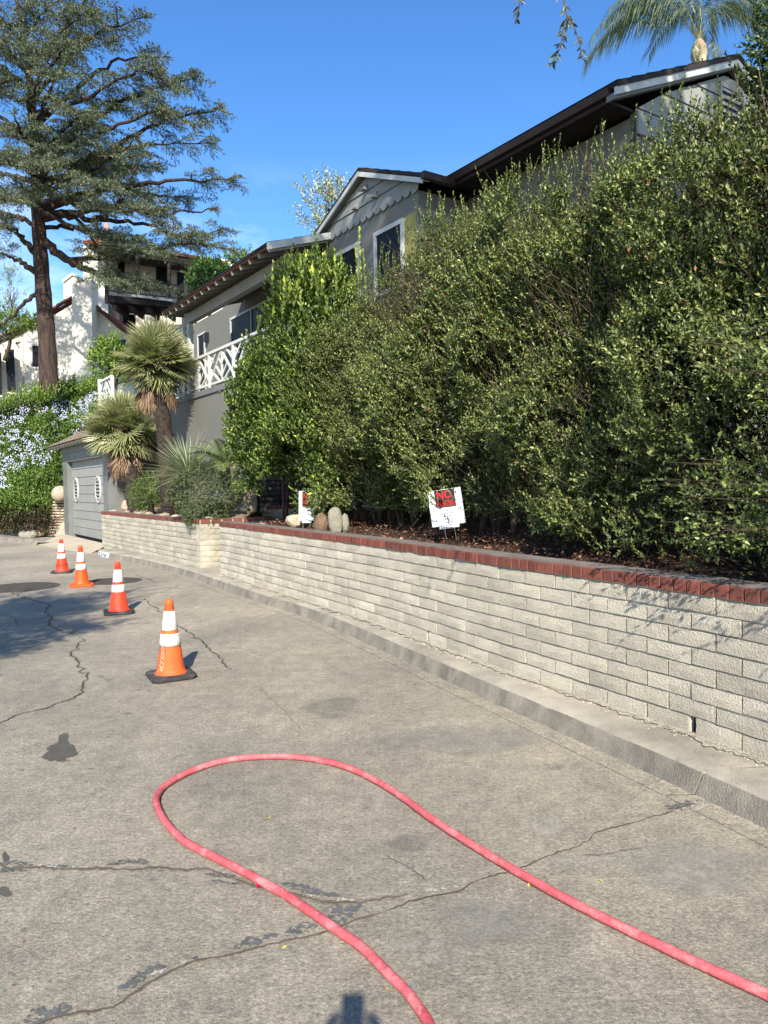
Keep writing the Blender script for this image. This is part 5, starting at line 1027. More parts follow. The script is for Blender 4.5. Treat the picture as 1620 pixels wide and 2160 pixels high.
def fan_palm(base, crown, label, R_, nf, ndead, seed, trunk_r=.17, skirt=.55):
    rr = random.Random(seed); t = empty('fan_palm', base, label, 'palm tree')
    b, c = np.array(base), np.array(crown); mid = (b+c)/2+np.array([.04, 0, 0]); tp = smooth([b-ZD*.1, lerp(b, mid, .5), mid, lerp(mid, c, .6), c-ZD*.08], 6); q = MB(); q.tube(tp, [trunk_r*(1.25-.3*i/len(tp)+.10*math.sin(i*2.3)) for i in range(len(tp))], 14); q.build('trunk', M['fibre'], t)
    q = MB()                                                      # old leaf bases on the trunk
    for k in range(150):
        f = rr.random(); p = tp[int(f*(len(tp)-1))]; a = rr.random()*6.28; d = np.array([math.cos(a), math.sin(a), 0]); p = p+d*trunk_r*.95; q.bar(p, p+d*.05+ZD*.09, .05, .02, up=d)
    q.build('leaf_base', M['fibre'], t, kind='stuff')
    for k in range(nf):
        f = (k+.5)/nf; el = math.asin(lerp(-.93, .99, f)); az = k*2.39996+rr.uniform(-.2, .2); el += rr.uniform(-.28, .28); az += rr.uniform(-.3, .3)
        m_ = Matrix.Rotation(az, 4, 'Z') @ Matrix.Rotation(-el, 4, 'Y') @ Matrix.Rotation(rr.uniform(-.7, .7), 4, 'X') @ Matrix.Rotation(rr.uniform(-.4, .15), 4, 'Y'); s = R_*rr.uniform(.82, 1.12)
        o = put('frond', FR[k % 4], t, c, m_.to_euler(), s)
    for k in range(ndead):
        az = k*2.39996+rr.uniform(-.3, .3); el = math.radians(rr.uniform(-88, -58)); m_ = Matrix.Rotation(az, 4, 'Z') @ Matrix.Rotation(-el, 4, 'Y') @ Matrix.Rotation(rr.uniform(-.5, .5), 4, 'X')
        put('dead_frond', DF[k % 3], t, c+np.array([math.cos(az), math.sin(az), 0])*.06-ZD*rr.uniform(0.02, skirt*.5), m_.to_euler(), R_*rr.uniform(.8, 1.15))
    return t
def onS3(x, y, s): t, z = onS(x, y, s); return T(t, s, z)
C1 = onS3(330, 765, 5.55); t_1, _ = onS(352, 1000, 5.55); fan_palm(T(t_1, 5.6, 1.1), C1, 'tall fan palm with round crown and brown skirt in front of the porch rail', 1.14, 96, 44, 1)
C2 = onS3(262, 905, 5.5); fan_palm(T(20.4, 5.55, 1.1), C2, 'shorter fan palm with brown skirt over the garage corner', 1.22, 80, 46, 2, skirt=.8)

# sotol / yucca rosette, sago, round shrub
def rosette(name, c, n, L_, w, col, label, cat, seed, elmin=-.1, m='fan', tipdry=True):
    rr = np.random.default_rng(seed); el = np.arcsin(rr.uniform(math.sin(elmin), 1, n)); az = rr.random(n)*6.28; D = np.c_[np.cos(az)*np.cos(el), np.sin(az)*np.cos(el), np.sin(el)]; N = unit(np.array([0, 0, 1.])+rr.normal(0, .2, (n, 3))-D*.3)
    Ls = L_*rr.uniform(.8, 1.1, n); S = unit(np.cross(D, N)); N = np.cross(S, D); P = np.tile(c, (n, 1)); V = []; C = []
    for f, ww in ((0, .8), (.5, 1), (1, .08)):
        ctr = P+D*(Ls*f)[:, None]-np.array([0, 0, 1.])*(Ls*f*f*.12)[:, None]; V += [ctr-S*w*ww/2+N*w*.2*ww, ctr, ctr+S*w*ww/2+N*w*.2*ww]; cc = palette(n, [col], [1], rr, .15)*(1 if f < 1 else 1.5); C += [cc, cc, cc]
    V = np.stack(V, 1).reshape(-1, 3); C = np.stack(C, 1).reshape(-1, 3); i = np.arange(n)*9; Fs = []
    for a in (0, 3):
        for b in (0, 1): Fs += [np.c_[i+a+b, i+a+3+b, i+a+4+b], np.c_[i+a+b, i+a+4+b, i+a+1+b]]
    r = empty(name, c, label, cat); npmesh('blades', V, np.concatenate(Fs), M[m], r, col=C, kind='stuff'); q = MB(); q.tube([np.array(c)-ZD*.35, np.array(c)+ZD*.05], [.09, .05], 8); q.build('stem', M['fibre'], r); return r
Cy = onS3(398, 1000, 5.5); rosette('desert_spoon', Cy, 340, 1.12, .020, (.25, .28, .18), 'spiky grey-green rosette plant with thin straight blades between palm and round shrub', 'plant', 3, elmin=-.25)
rosette('desert_spoon', onS3(318, 1052, 5.35), 120, .6, .012, (.16, .20, .08), 'low spiky green rosette beside the lower palm skirt', 'plant', 4, elmin=-.1)
def pinnate(L_, n, leafL, leafW, droopL, arch, col, seed, mname='fan', w0=.012, hang=0., tip=.12):
    rr = np.random.default_rng(seed); V = []; Fc = []; C = []; pts = []
    for i in range(n+1): f = i/n; pts.append(np.array([L_*f*(1-.12*f), 0, L_*(arch[0]*f-arch[1]*f*f)]))
    for i in range(n):
        b = len(V); r = w0*(1-.8*i/n); p, q_ = pts[i], pts[i+1]
        for c in (p, q_): V += [c+np.array([0, -r, 0]), c+np.array([0, r, 0]), c+np.array([0, 0, -r])]; C += [np.array([.32, .33, .14])]*3
        Fc += [(b, b+3, b+4), (b, b+4, b+1), (b+1, b+4, b+5), (b+1, b+5, b+2), (b+2, b+5, b+3), (b+2, b+3, b)]
        if i/n < tip: continue
        d = unit(q_-p)
        for s_ in (-1, 1):
            for e in range(2 if leafW < .03 else 1):
                f = i/n; Ln = leafL*(math.sin(min(1, (f-tip)/(1-tip)*1.05+.12)*math.pi*.92)**.5)*rr.uniform(.85, 1.1); dr = unit(d*.55+np.array([0, s_, 0])*(1-hang*.6)+np.array([0, 0, .25-hang*rr.uniform(.3, 1.1)+.1*e])); c0_ = lerp(p, q_, rr.random()); b = len(V); ln_ = unit(np.cross(dr, d)); sd = np.cross(ln_, dr); k = palette(1, [col], [1], rr, .2)[0]
                m_ = c0_+dr*Ln*.5+np.array([0, 0, -droopL*Ln*.15]); e_ = c0_+dr*Ln*(1-.25*droopL)+np.array([0, 0, -droopL*Ln*.75]); V += [c0_, m_-sd*leafW/2, m_+sd*leafW/2, e_]; C += [k]*4; Fc += [(b, b+1, b+2), (b+1, b+3, b+2)]
    me = bpy.data.meshes.new('frond'); me.from_pydata([tuple(v) for v in V], [], Fc); at = me.color_attributes.new('lc', 'FLOAT_COLOR', 'POINT'); C = np.array(C); at.data.foreach_set('color', np.c_[C, np.ones(len(C))].astype(np.float32).ravel()); me.materials.append(M[mname]); return me
sg = empty('sago_palm', onS3(475, 1010, 5.75), 'small dark green sago palm with feather leaves against the grey wall', 'plant'); SG = [pinnate(.95, 34, .2, .016, .1, (.55, .55), (.12, .18, .05), k) for k in range(2)]
cs = onS3(478, 988, 5.75)
for k in range(17): put('frond', SG[k % 2], sg, cs, (random.uniform(-.3, .3), random.uniform(-.75, .15), k*2.4))
q = MB(); q.tube([cs-ZD*.4, cs+ZD*.03], [.1, .07], 8); q.build('stem', M['fibre'], sg)
rs = empty('shrub', onS3(432, 1080, 5.2), 'dense rounded grey-green shrub spilling over the far wall corner', 'shrub'); rr = np.random.default_rng(30)
cR = onS3(430, 1040, 5.28); P, N = ell_points(4200, cR, (.68, .55, .52), rr, 12, amp=.10, inward=.05, zmin=.9); A = unit(N+np.array([0, 0, .3])+rr.normal(0, .3, P.shape)); p1 = leafset(P, A, .06, 12, .026, .017, [(.14, .17, .08), (.09, .115, .055), (.20, .23, .11)], [.5, .3, .2], rr=rr)
P, N = ell_points(700, cR+np.array([.1, -.35, -.42]), (.42, .25, .24), rr, 14, amp=.08, inward=.04, zmin=.7); A = unit(N-ZD*.3+rr.normal(0, .3, P.shape)); p2 = leafset(P, A, .07, 10, .028, .018, [(.095, .125, .05), (.06, .085, .035)], [.5, .3], rr=rr)
add_leaves('foliage', [p1, p2], 'leaf', rs, kind='stuff'); q = MB(); q.tube([cR-ZD*.7, cR], [.05, .02], 6); q.build('stem', M['stem'], rs)
gs = empty('shrub', onS3(300, 1068, 5.3), 'small green leafy shrub under the lower palm on the far wall', 'shrub'); cg = onS3(318, 1040, 5.45); P, N = ell_points(900, cg, (.5, .4, .42), rr, 15, amp=.1, inward=.08, zmin=1.0); A = unit(N+ZD*.5+rr.normal(0, .3, P.shape)); add_leaves('foliage', [leafset(P, A, .1, 9, .045, .022, [(.10, .16, .04), (.07, .11, .03), (.18, .21, .05)], [.5, .3, .2], rr=rr)], 'leaf', gs, kind='stuff')
q = MB(); q.tube([cg-ZD*.5, cg], [.03, .015], 6); q.build('stem', M['stem'], gs)

# ---- plumbago: leafy bank with pale blue flowers
pb = empty('flowering_shrub', oy(60, 1110, 27.5), 'big plumbago bank covered in pale blue flowers left of the garage', 'shrub'); rr = np.random.default_rng(33)
def bank(n, x0, x1, ytop, ybot, Yn, Yf, rr):
    x = rr.uniform(x0, x1, n); v = rr.random(n)**.9; yt = np.interp(x, *ytop); yb = np.interp(x, *ybot); y = yb+(yt-yb)*v; Y = np.interp(v, [0, .15, 1], [Yn, Yn-.2, Yf])+np.interp(x, [110, 135, 150], [0, 1.2, 2.2]); P = np.array([oy(a, b, c) for a, b, c in zip(x, y, Y)]); return P, v
P, v = bank(13000, -60, 218, ([-60, 0, 90, 210], [900, 868, 822, 812]), ([-60, 0, 130, 140, 218], [1110, 1100, 1085, 940, 905]), 27.0, 29.3, rr)
Nn = np.tile(unit(np.array([-.1, -1, .55])), (len(P), 1)); P, h = lumpy(P, Nn, .38, .8, 5, .22, rr); A = unit(Nn*.6+ZD*.6+rr.normal(0, .4, P.shape)); parts = [leafset(P, A, rr.uniform(.2, .42, len(P)), 9, .105, .052, [(.10, .18, .03), (.07, .125, .025), (.17, .25, .045), (.04, .075, .018)], [.4, .3, .2, .1], rr=rr)]
n5 = 900; Pt, v = bank(n5, -60, 218, ([-60, 0, 90, 210], [900, 868, 822, 812]), ([-60, 218], [880, 830]), 28.6, 29.3, rr); parts.append(leafset(Pt, unit(ZD+rr.normal(0, .35, Pt.shape)), rr.uniform(.3, .7, n5), 10, .11, .05, [(.12, .2, .035), (.2, .27, .05)], [.6, .4], rr=rr))
add_leaves('foliage', parts, 'leaf', pb, kind='stuff')
n6 = 5200; Pf, v = bank(n6, -60, 218, ([-60, 0, 90, 210], [900, 868, 822, 812]), ([-60, 0, 130, 140, 218], [1110, 1095, 1060, 940, 905]), 26.9, 29.2, rr); cl = vnoise(Pf, .75, 51)+.45*vnoise(Pf, 2.2, 52)+.5*np.exp(-((v-.62)/.25)**2)-.1; kp = (cl > .12) & (rr.random(len(cl)) < .14); Pf = Pf[kp]; Pf = Pf+np.array([0, -.32, .2])
reps = 7; Pq = np.repeat(Pf, reps, 0)+rr.normal(0, .055, (len(Pf)*reps, 3)); k_ = len(Pq); D = unit(rr.normal(0, 1, (k_, 3))*np.array([1, .35, 1])); N = unit(np.array([0, -1, .5])+rr.normal(0, .3, (k_, 3))); V, Fc = leafgeo(Pq, D, N, rr.uniform(.035, .06, k_), rr.uniform(.035, .05, k_), droop=0, fold=.1); C = palette(k_, [(.58, .61, .84), (.48, .53, .80), (.74, .75, .88)], [.4, .3, .3], rr, .08); npmesh('flowers', V, Fc, M['petal'], pb, col=np.repeat(C, 4, 0), kind='stuff')
for i in range(26):
    x = random.uniform(0, 100); b = oy(x, 1112, 27.4); q = MB(); q.tube(smooth([b, b+np.array([random.uniform(-.4, .4), .3, .7]), b+np.array([random.uniform(-.9, .9), .9, 1.7])], 3), .025, 5); q.build('stem', M['twig'], pb)
gc = empty('ground_cover', oy(30, 1120, 27), 'low dark reddish plants along the far kerb under the plumbago', 'plants'); n7 = 800; x = rr.uniform(-50, 105, n7); P = np.array([oy(a, b, 26.7) for a, b in zip(x, rr.uniform(1085, 1130, n7))])+rr.normal(0, .15, (n7, 3)); P[:, 2] = P[:, 2].clip(.15, 1); gc['kind'] = 'thing'
add_leaves('foliage', [leafset(P, unit(ZD+rr.normal(0, .5, P.shape)), .25, 7, .11, .05, [(.06, .04, .025), (.035, .05, .02), (.10, .06, .03)], [.4, .4, .2], rr=rr)], 'leaf', gc, kind='stuff')
def small_tree(name, c, r, n, L_, W_, cols, w, label, cat, seed, base=None, trunk=.1, k=9, sp=.25, amp=.25, m='leaf', bare=True):
    rr = np.random.default_rng(seed); c = np.array(c); t = empty(name, base if base is not None else c-ZD*(r[2]+.5), label, cat); P, N = ell_points(n, c, r, rr, seed, amp=amp*max(r), inward=.2*max(r)); gap_ = vnoise(P, 2.2/max(r), seed+9); P, N = P[gap_ > -.35], N[gap_ > -.35]
    A = unit(N*.6+ZD*.6+rr.normal(0, .4, P.shape)); add_leaves('crown', [leafset(P, A, sp, k, L_, W_, cols, w, rr=rr)], m, t, kind='stuff'); b = np.array(t.location)
    q = MB(); tt = c+ZD*r[2]*.2; q.tube(smooth([b, lerp(b, tt, .5)+np.array([.1*r[0], 0, 0]), tt], 4), [trunk*(1-.07*i) for i in range(9)], 8); o = q.build('trunk', M['stem'], t)
    for i in range(9):
        a = i*2.4; e = c+np.array([math.cos(a)*r[0]*.7, math.sin(a)*r[1]*.7, r[2]*random.uniform(-.3, .7)]); st = lerp(b, tt, random.uniform(.55, .95)); q = MB(); q.tube([st, lerp(st, e, .5)+ZD*.1*r[2], e], [trunk*.5, trunk*.3, trunk*.1], 6); q.build('limb', M['stem'], t)
    return t
small_tree('tree', oy(690, 455, 24), (.75, .75, 1.15), 420, .13, .055, [(.32, .36, .22), (.22, .27, .12), (.5, .5, .4)], [.4, .3, .3], 'pale silvery tree top peeking above the left gable slope', 'tree', 70, base=T(14, 19, 3), k=9, sp=.4)
small_tree('shrub', oy(240, 762, 25.5), (.75, .6, .75), 420, .12, .07, [(.14, .22, .03), (.2, .28, .05)], [.6, .4], 'bright green bush beside the awning behind the tall palm', 'shrub', 71, base=oy(240, 830, 25.5), sp=.3)
small_tree('shrub', oy(20, 690, 33), (1.3, .8, .55), 420, .14, .08, [(.12, .2, .03), (.2, .26, .05)], [.6, .4], 'green creeper mass on the tiled roof at the left edge', 'shrub', 72, base=oy(10, 760, 33.5), sp=.3)
small_tree('tree', oy(22, 628, 44), (.75, .7, 1.7), 200, .2, .05, [(.25, .3, .14), (.35, .38, .2)], [.6, .4], 'thin pale bamboo-like tree beyond the white house roof', 'tree', 73, base=oy(25, 760, 44), sp=.5, trunk=.05)
small_tree('tree', oy(515, 552, 38), (.9, .8, .35), 150, .2, .08, [(.12, .2, .05)], [1], 'small green tree top just above the porch eave', 'tree', 74, base=oy(520, 640, 38), sp=.4)
small_tree('tree', oy(440, 590, 37), (.8, .7, .8), 300, .22, .14, [(.10, .2, .04), (.06, .12, .03)], [.5, .5], 'broad-leaved green tree by the balcony end above the porch eave', 'tree', 75, base=oy(440, 700, 37), sp=.5)

# ---- feather palm behind the house
qp = empty('feather_palm', oy(1475, 400, 25), 'tall feather palm with long drooping fronds rising behind the right roof', 'palm tree'); qc = oy(1474, 84, 25)
q = MB(); tb = oy(1478, 400, 25); q.tube([tb, oy(1474, 150, 25), oy(1474, 138, 25), oy(1475, 118, 25), oy(1475, 98, 25), qc], [.22, .21, .17, .27, .22, .10], 12); q.build('trunk', mat('palm_trunk', (.34, .25, .16), (.22, .17, .11), .9, 5, bump=.6, bscale=8, dist=.04), qp)
for k in range(5): q = MB(); a = oy(1466+k*5, 128-k % 2*5, 24.76); q.bar(a, a+ZD*.42+np.array([.02*(k-2), .06, 0]), .09, .03); q.build('sheath', mat('pale_sheath', (.6, .5, .36), (.4, .3, .2), .8, 6), qp)
QF = [pinnate(4.2, 110, 1.05, .034, .9, (1.2, 1.36), (.12, .16, .085), 80+k, w0=.03, hang=.85, tip=.18) for k in range(3)]
for az, pt, s, k in ((176, .02, 1.0, 0), (188, .14, 1.0, 1), (165, .2, .95, 2), (195, .35, .9, 1), (100, .6, .9, 2), (262, .7, .8, 0), (3, .05, 1.0, 1), (-14, .25, .9, 2), (20, .4, .95, 0), (60, .5, .9, 1), (-50, .6, .8, 2), (-30, -1.2, .42, 1), (235, -1.25, .36, 0), (130, .9, .9, 2)):
    put('frond', QF[k], qp, qc, (0, -pt, math.radians(az)), s)

# ================================================================== CEDAR
cd = empty('cedar_tree', oy(105, 830, 29), 'big blue-green cedar with reddish trunk and layered branches at the left', 'tree')
CY = 29.; tpx = [(107, 835, .46), (103, 800, .41), (98, 700, .37), (90, 600, .33), (83, 500, .30), (79, 430, .26), (75, 350, .22), (70, 260, .19), (62, 160, .15), (46, 60, .11), (28, -40, .07), (12, -110, .03)]
tp = smooth([oy(x, y, CY) for x, y, r in tpx], 5); rads = .86*np.interp(np.arange(len(tp)), np.arange(len(tpx))*5, [r for *_, r in tpx])
q = MB(); q.tube(tp, [r*(1+.05*math.sin(i*1.9)) for i, r in enumerate(rads)], 18); q.build('trunk', M['bark'], cd)
rr = np.random.default_rng(44)
limbs = [  # px path, end depth offset, base radius, foliage start fraction
 ([(85, 455), (150, 450), (205, 463), (262, 410), (300, 330)], -1.2, .16, .55), ([(88, 505), (140, 545), (200, 575), (262, 602), (335, 612)], -1.5, .19, .45), ([(82, 545), (52, 505), (20, 480), (-30, 460)], -1, .14, .5),
 ([(84, 580), (38, 548), (-10, 530)], -.8, .15, .6), ([(90, 610), (50, 640), (10, 680), (-40, 700)], .6, .10, .65), ([(85, 440), (170, 470), (205, 530), (235, 570)], -2, .09, .6),
 ([(77, 400), (200, 335), (330, 262), (462, 228)], .8, .15, .25), ([(75, 330), (180, 262), (300, 195), (412, 165)], -.5, .13, .25), ([(72, 270), (160, 185), (250, 125), (352, 118)], 1, .12, .25), ([(68, 210), (140, 125), (215, 65), (308, 35)], -.8, .11, .25),
 ([(60, 150), (125, 72), (180, 0), (210, -60)], .5, .09, .2), ([(80, 445), (220, 400), (350, 382), (488, 378)], -1.2, .15, .35), ([(80, 465), (230, 436), (340, 450), (455, 440)], 1.2, .13, .35), ([(205, 463), (300, 470), (390, 500), (468, 485)], -1, .09, .1),
 ([(150, 548), (280, 535), (390, 515), (488, 528)], -2.0, .10, .35), ([(170, 562), (230, 585), (270, 610)], -2.6, .09, .45), ([(76, 360), (190, 330), (290, 310), (440, 300)], 2.5, .12, .3),
 ([(72, 300), (0, 250), (-90, 235)], -.5, .12, .2), ([(76, 385), (5, 368), (-80, 380)], .6, .12, .25), ([(64, 190), (0, 138), (-80, 120)], .4, .10, .2), ([(55, 100), (5, 40), (-50, 0)], -.4, .08, .15), ([(80, 480), (20, 452), (-60, 462)], 1.2, .1, .35),
 ([(74, 330), (110, 300), (150, 255), (170, 240)], -4.2, .13, .2), ([(76, 370), (130, 350), (200, 330), (255, 330)], -4.5, .13, .25), ([(72, 260), (95, 220), (110, 180), (115, 165)], -4.0, .11, .2), ([(78, 400), (90, 390), (90, 360), (70, 345)], -4.6, .12, .3),
 ([(79, 430), (130, 420), (190, 400), (230, 395)], -4.8, .12, .3), ([(66, 190), (100, 150), (130, 110), (140, 95)], -3.6, .10, .2), ([(74, 330), (150, 280), (200, 230), (240, 215)], 4.2, .12, .25), ([(76, 380), (170, 370), (250, 350), (330, 350)], 4.6, .12, .3), ([(50, 80), (90, 30), (130, -10)], -1.5, .07, .15), ([(62, 160), (30, 120), (10, 90)], -3.4, .09, .2), ([(76, 370), (30, 350), (0, 320)], -4, .1, .25), ([(79, 430), (40, 425), (0, 420)], -4.2, .1, .3), ([(82, 480), (150, 480), (230, 500), (300, 505)], 2.5, .1, .4), ([(75, 350), (200, 290), (320, 235), (400, 260)], -2.8, .1, .3), ([(50, 70), (60, 10), (90, -50)], .5, .06, .1), ([(70, 240), (180, 210), (290, 150), (370, 190)], -2.5, .1, .3), ([(65, 180), (20, 170), (-50, 200)], -2, .09, .25), ([(60, 140), (160, 90), (240, 80)], 2.6, .08, .2),
 ([(78, 400), (150, 430), (240, 445), (330, 440)], -4.0, .1, .25), ([(80, 440), (180, 490), (270, 520), (350, 540)], -3.2, .1, .35), ([(74, 330), (60, 300), (40, 270), (30, 240)], -4, .1, .15), ([(70, 260), (60, 230), (70, 190), (90, 150)], -4.2, .1, .15), ([(76, 370), (110, 330), (160, 290), (190, 260)], -2.2, .1, .15), ([(78, 410), (150, 380), (240, 330), (290, 290)], -3.6, .1, .15), ([(76, 380), (200, 390), (300, 410), (400, 420)], 3.2, .1, .2), ([(60, 140), (100, 100), (150, 50), (190, 30)], -2.6, .08, .1), ([(66, 200), (30, 210), (0, 180), (-30, 150)], 2, .08, .1), ([(45, 60), (20, 50), (-10, 60)], -2, .06, .1), ([(79, 430), (50, 400), (20, 370), (-10, 360)], 2.5, .08, .2)]
tw_b, tw_d, tw_l = [], [], []
for li, (pth, dY, r0, f0) in enumerate(limbs):
    n = len(pth); pts = smooth([oy(x, y, CY+dY*(i/(n-1))**1.2) for i, (x, y) in enumerate(pth)], 7); k = len(pts)
    for i in range(3, k): pts[i] = pts[i]+rr.normal(0, .04, 3)
    q = MB(); q.tube(pts, [r0*(1-.85*i/(k-1)) for i in range(k)], 8); q.build('limb', M['bark'], cd)
    pts = np.array(pts); tot = np.linalg.norm(np.diff(pts, axis=0), axis=1).sum(); ns = int(tot*(1-f0)/.125)
    for j in range(ns):
        f = f0+(1-f0)*(j+rr.random())/ns; i = min(int(f*(k-1)), k-2); p = lerp(pts[i], pts[i+1], f*(k-1)-i); d = unit(pts[i+1]-pts[i]); dh = unit(np.array([d[0], d[1], 0])+1e-4); side = np.array([-dh[1], dh[0], 0])*(1 if j % 2 else -1)
        if vnoise(p[None], .85, 45)[0]+.5*vnoise(p[None], 2.1, 46)[0] < -.20: continue
        L_ = rr.uniform(.7, 1.9)*(1-.45*(f-f0)/(1-f0)); v = unit(side*rr.uniform(.5, 1)+dh*rr.uniform(.3, .9)+ZD*rr.uniform(-.25, .38)); end = p+v*L_-ZD*.12*L_; m_ = p+v*L_*.5+ZD*.06*L_
        if j % 4 == 0: q = MB(); q.tube([p, m_, end], [.028, .018, .006], 5); tw = q; tw.build('branch', M['twig'], cd)
        nt = int(L_/.08)
        for s_ in range(nt):
            g = (s_+.5)/nt; c = (p*(1-g)**2+2*m_*g*(1-g)+end*g*g); sd = np.cross(v, ZD); sd = unit(sd)*(1 if s_ % 2 else -1); tw_b.append(c); tw_d.append(unit(sd*rr.uniform(.4, 1)+v*rr.uniform(.4, .9)+ZD*rr.uniform(-.45, .2))); tw_l.append(rr.uniform(.2, .5)*(1.1-.5*g))
    e = pts[-1]
    for _ in range(10): tw_b.append(e-d*.2*rr.random()); tw_d.append(unit(d+rr.normal(0, .5, 3))); tw_l.append(.35)
tb_, td_, tl_ = np.array(tw_b), np.array(tw_d), np.array(tw_l)
twigs_of(tb_, td_, tl_, .006, cd, m='twig')
kk = 6; idx = np.repeat(np.arange(len(tb_)), kk); f = np.tile((np.arange(kk)+.3)/kk, len(tb_)); b = tb_[idx]+td_[idx]*(f*tl_[idx])[:, None]-np.array([0, 0, 1.])*((f**2)*tl_[idx]*.18)[:, None]
b2 = np.repeat(b, 3, 0); D = unit(np.repeat(td_[idx], 3, 0)*.7+rr.normal(0, .6, b2.shape)+ZD*.1); N = unit(rr.normal(0, .6, b2.shape)+ZD-np.array([0, .4, 0])); V, Fc = leafgeo(b2, D, N, rr.uniform(.075, .13, len(b2)), rr.uniform(.020, .034, len(b2)), droop=0, fold=.2)
C = palette(len(b2), [(.115, .15, .088), (.075, .10, .065), (.18, .19, .08), (.15, .19, .14)], [.4, .25, .2, .15], rr, .2); print('cedar leaves', len(b2)); npmesh('needles', V, Fc, M['needle'], cd, col=np.repeat(C, 4, 0), kind='stuff')

# ================================================================== tree across the street (out of frame: throws the leaf shadows on the street and gables)
st = empty('street_tree', (-6.4, .2, 0), 'tall street tree on the left verge beside the photographer, outside the picture', 'tree'); rr = np.random.default_rng(55)
mb = MB(); mb.prism([(-5.0, -6, .0), (-5.0, 3.0, .0), (-5.6, 5.0, .0), (-14, 9, 0), (-14, -6, 0)], (0, 0, .15)); mb.build('verge', M['hill'], kind='structure')
tr = smooth([np.array([-6.4, .2, -.1]), np.array([-6.3, .3, 3]), np.array([-6.0, .8, 5.2]), np.array([-5.8, 1.0, 6.2])], 5); q = MB(); q.tube(tr, [.26*(1-.035*i) for i in range(len(tr))], 12); q.build('trunk', M['bark'], st)
parts = []
for (c, r, n) in [((-5.6, 1.3, 5.6), (1.7, 1.6, 1.5), 2400), ((-4.6, 2.0, 6.2), (1.0, 1.0, .7), 700), ((-7.2, 1.0, 4.6), (1.6, 1.6, 1.4), 1500), ((-3.9, 1.6, 5.2), (.7, .5, .35), 260), ((-4.9, 1.4, 4.4), (1.1, .9, .6), 1500), ((-6.2, 1.0, 3.9), (1.2, .8, .6), 900)]:
    P, N = ell_points(n, c, r, rr, 120, amp=.5, inward=.5); kp = vnoise(P, 1.1, 121) > -.25; P, N = P[kp], N[kp]; parts.append(leafset(P, unit(N+np.array([.5, .3, -.1])+rr.normal(0, .4, P.shape)), rr.uniform(.2, .4, len(P)), 9, .12, .045, [(.07, .11, .03), (.1, .14, .04)], [.5, .5], rr=rr))
for c in ((-5.6, 1.3, 5.8), (-4.6, 2.0, 6.2), (-7.2, 1.0, 4.6), (-4.0, 1.6, 5.2), (-4.2, 1.0, 4.2)): q = MB(); a = tr[7]; q.tube([a, lerp(a, np.array(c), .5)+ZD*.2, np.array(c)], [.08, .05, .02], 6); q.build('limb', M['bark'], st)
add_leaves('crown', parts, 'leaf', st, kind='stuff')

tt_ = empty('tall_tree', (6.6, -2.6, 1.0), 'tall thin-crowned tree beside the lot behind the photographer, outside the picture', 'tree'); parts = []
tr = smooth([np.array([6.6, -2.6, .9]), np.array([6.5, -2.3, 6]), np.array([6.0, -1.2, 10]), np.array([4.6, .4, 13.2])], 6); q = MB(); q.tube(tr, [.22*(1-.04*i) for i in range(len(tr))], 10); q.build('trunk', M['bark'], tt_)
for i in range(50):
    c = (rr.uniform(-2, 5.8), rr.uniform(-.2, 3.2), rr.uniform(13, 15.2)); P, N = ell_points(75, c, (.35, .35, .8), rr, 130+i, amp=.2, inward=.2); parts.append(leafset(P, unit(-ZD+rr.normal(0, .4, P.shape)), rr.uniform(.25, .45, len(P)), 8, .16, .035, [(.08, .11, .05)], [1], rr=rr))
    q = MB(); a = tr[-1-(i % 4)]; e = np.array(c)+ZD*.6; q.tube([a, lerp(a, e, .5)+ZD*.5, e], [.06, .035, .012], 5); q.build('limb', M['bark'], tt_)
add_leaves('crown', parts, 'leaf', tt_, kind='stuff')

# ================================================================== overhanging branch at the top edge
oh = empty('overhanging_tree', (4.6, 1.4, 1.0), 'leafy twigs of an overhanging tree dangling into the top of the sky', 'tree'); rr = np.random.default_rng(66)
q = MB(); tk = smooth([np.array([4.6, 1.4, .9]), np.array([4.4, 1.6, 3.0]), np.array([3.4, 2.0, 4.6]), np.array([2.0, 2.7, 4.9]), np.array([.5, 3.0, 4.85])], 5); q.tube(tk, [.12*(1-.043*i) for i in range(len(tk))], 8); q.build('trunk', M['stem'], oh)
parts = []
OC = [(.05, .07, .035), (.035, .045, .03), (.09, .12, .05)]
def dangle(pp_, Y, n, L_, W_):
    pts = smooth([oy(x, y, Y) for x, y in pp_], 6); q = MB(); q.tube(pts, .0022, 4); q.build('twig', M['stem'], oh); pts = np.array(pts); k = len(pts)
    f = np.sort(rr.random(n)); i = np.minimum((f*(k-1)).astype(int), k-2); b = pts[i]+(pts[i+1]-pts[i])*(f*(k-1)-i)[:, None]; d = unit(pts[i+1]-pts[i]); s = np.where(np.arange(n) % 2, 1, -1)[:, None]*np.array([1., .3, 0])
    D = unit(d*.8+s*.75+rr.normal(0, .25, b.shape)); N = unit(rr.normal(0, .7, b.shape)+np.array([0, -1, .3])); V, Fc = leafgeo(b, D, N, L_*rr.uniform(.7, 1.2, n), W_*rr.uniform(.7, 1.1, n)); parts.append((V, Fc, np.repeat(palette(n, OC, [.5, .3, .2], rr), 4, 0)))
dangle([(1140, -260), (1180, -60), (1195, 30), (1188, 60), (1180, 105), (1160, 140)], 3.1, 44, .034, .014)
dangle([(1180, -60), (1192, 20), (1210, 55), (1222, 90), (1228, 125)], 3.1, 26, .034, .014)
dangle([(1120, -250), (1105, -60), (1097, 5), (1092, 25), (1086, 50)], 3.0, 22, .036, .015)
for c in ((1.2, 2.7, 4.95), (2.4, 2.4, 5.1), (3.4, 2.0, 5.0)):
    P, N = ell_points(150, c, (.55, .5, .35), rr, 160, amp=.1); parts.append(leafset(P, unit(N-ZD*.2), .25, 8, .036, .016, OC, [.5, .3, .2], rr=rr))
add_leaves('foliage', parts, 'leaf', oh, kind='stuff')

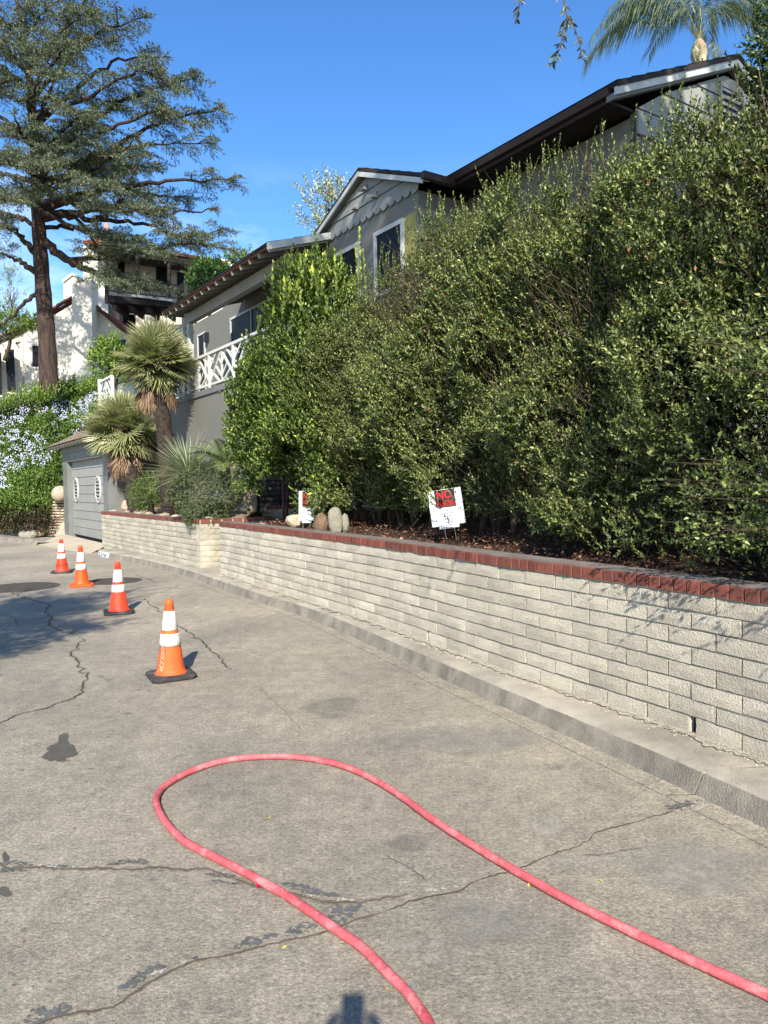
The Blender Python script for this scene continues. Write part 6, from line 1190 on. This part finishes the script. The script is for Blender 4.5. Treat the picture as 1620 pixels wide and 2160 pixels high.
# ================================================================== the photographer behind the camera (seen only by the shadow)
pn = empty('person', (-.04, -.58, 0), 'photographer in dark shirt holding up a phone, seen only as a shadow', 'person')
def skin(name, verts, edges, radii, m, root=0):
    me = bpy.data.meshes.new(name); me.from_pydata([tuple(v) for v in verts], edges, []); o = bpy.data.objects.new(name, me); COL.objects.link(o); o.modifiers.new('skin', 'SKIN'); sv = me.skin_vertices[0].data
    for i, r in enumerate(radii): sv[i].radius = (r, r)
    sv[root].use_root = True; sb = o.modifiers.new('sub', 'SUBSURF'); sb.levels = 1; sb.render_levels = 1; me.materials.append(M[m]); o.parent = pn; o.location = (.04, .58, 0); return o
bx, by = -.04, -.58
vs = [(bx, by, .98), (bx, by, 1.2), (bx, by, 1.42), (bx, by+.02, 1.53), (bx, by+.04, 1.62), (bx, by+.05, 1.74), (bx-.19, by, 1.43), (bx-.25, by+.12, 1.25), (bx-.11, by+.42, 1.55), (bx+.19, by, 1.43), (bx+.25, by+.12, 1.25), (bx+.13, by+.42, 1.55), (bx-.1, by, .9), (bx-.12, by+.02, .5), (bx-.13, by, .08), (bx-.13, by+.14, .04), (bx+.1, by, .9), (bx+.12, by+.02, .5), (bx+.13, by, .08), (bx+.13, by+.14, .04)]
es = [(0, 1), (1, 2), (2, 3), (3, 4), (4, 5), (2, 6), (6, 7), (7, 8), (2, 9), (9, 10), (10, 11), (0, 12), (12, 13), (13, 14), (14, 15), (0, 16), (16, 17), (17, 18), (18, 19)]
skin('body', vs, es, [.14, .15, .15, .06, .09, .095, .075, .05, .03, .075, .05, .03, .095, .065, .045, .04, .095, .065, .045, .04], 'shirt')
for sx in (-1, 1):
    hx = bx+sx*.085
    hv = [(bx+sx*.12, -.17, 1.55), (hx, -.13, 1.60), (hx, -.10, 1.64)]; he = [(0, 1), (1, 2)]; hr_ = [.028, .035, .025]
    for k in range(4): z = 1.60+k*.022; b0 = len(hv); hv += [(hx-sx*.01, -.085, z), (hx-sx*.035, -.065, z+.003), (hx-sx*.045, -.075, z+.004)]; he += [(2, b0), (b0, b0+1), (b0+1, b0+2)]; hr_ += [.009, .008, .007]
    b0 = len(hv); hv += [(hx-sx*.02, -.13, 1.645), (hx-sx*.04, -.125, 1.66)]; he += [(1, b0), (b0, b0+1)]; hr_ += [.011, .009]; skin('hand', hv, he, hr_, 'skin')
q = MB(); q.box(-.04-.038, -.04+.038, -.105, -.097, 1.60, 1.76); tag(q.build('phone', M['black']), 'black phone held upright by the photographer behind the camera', 'phone', kind='thing')
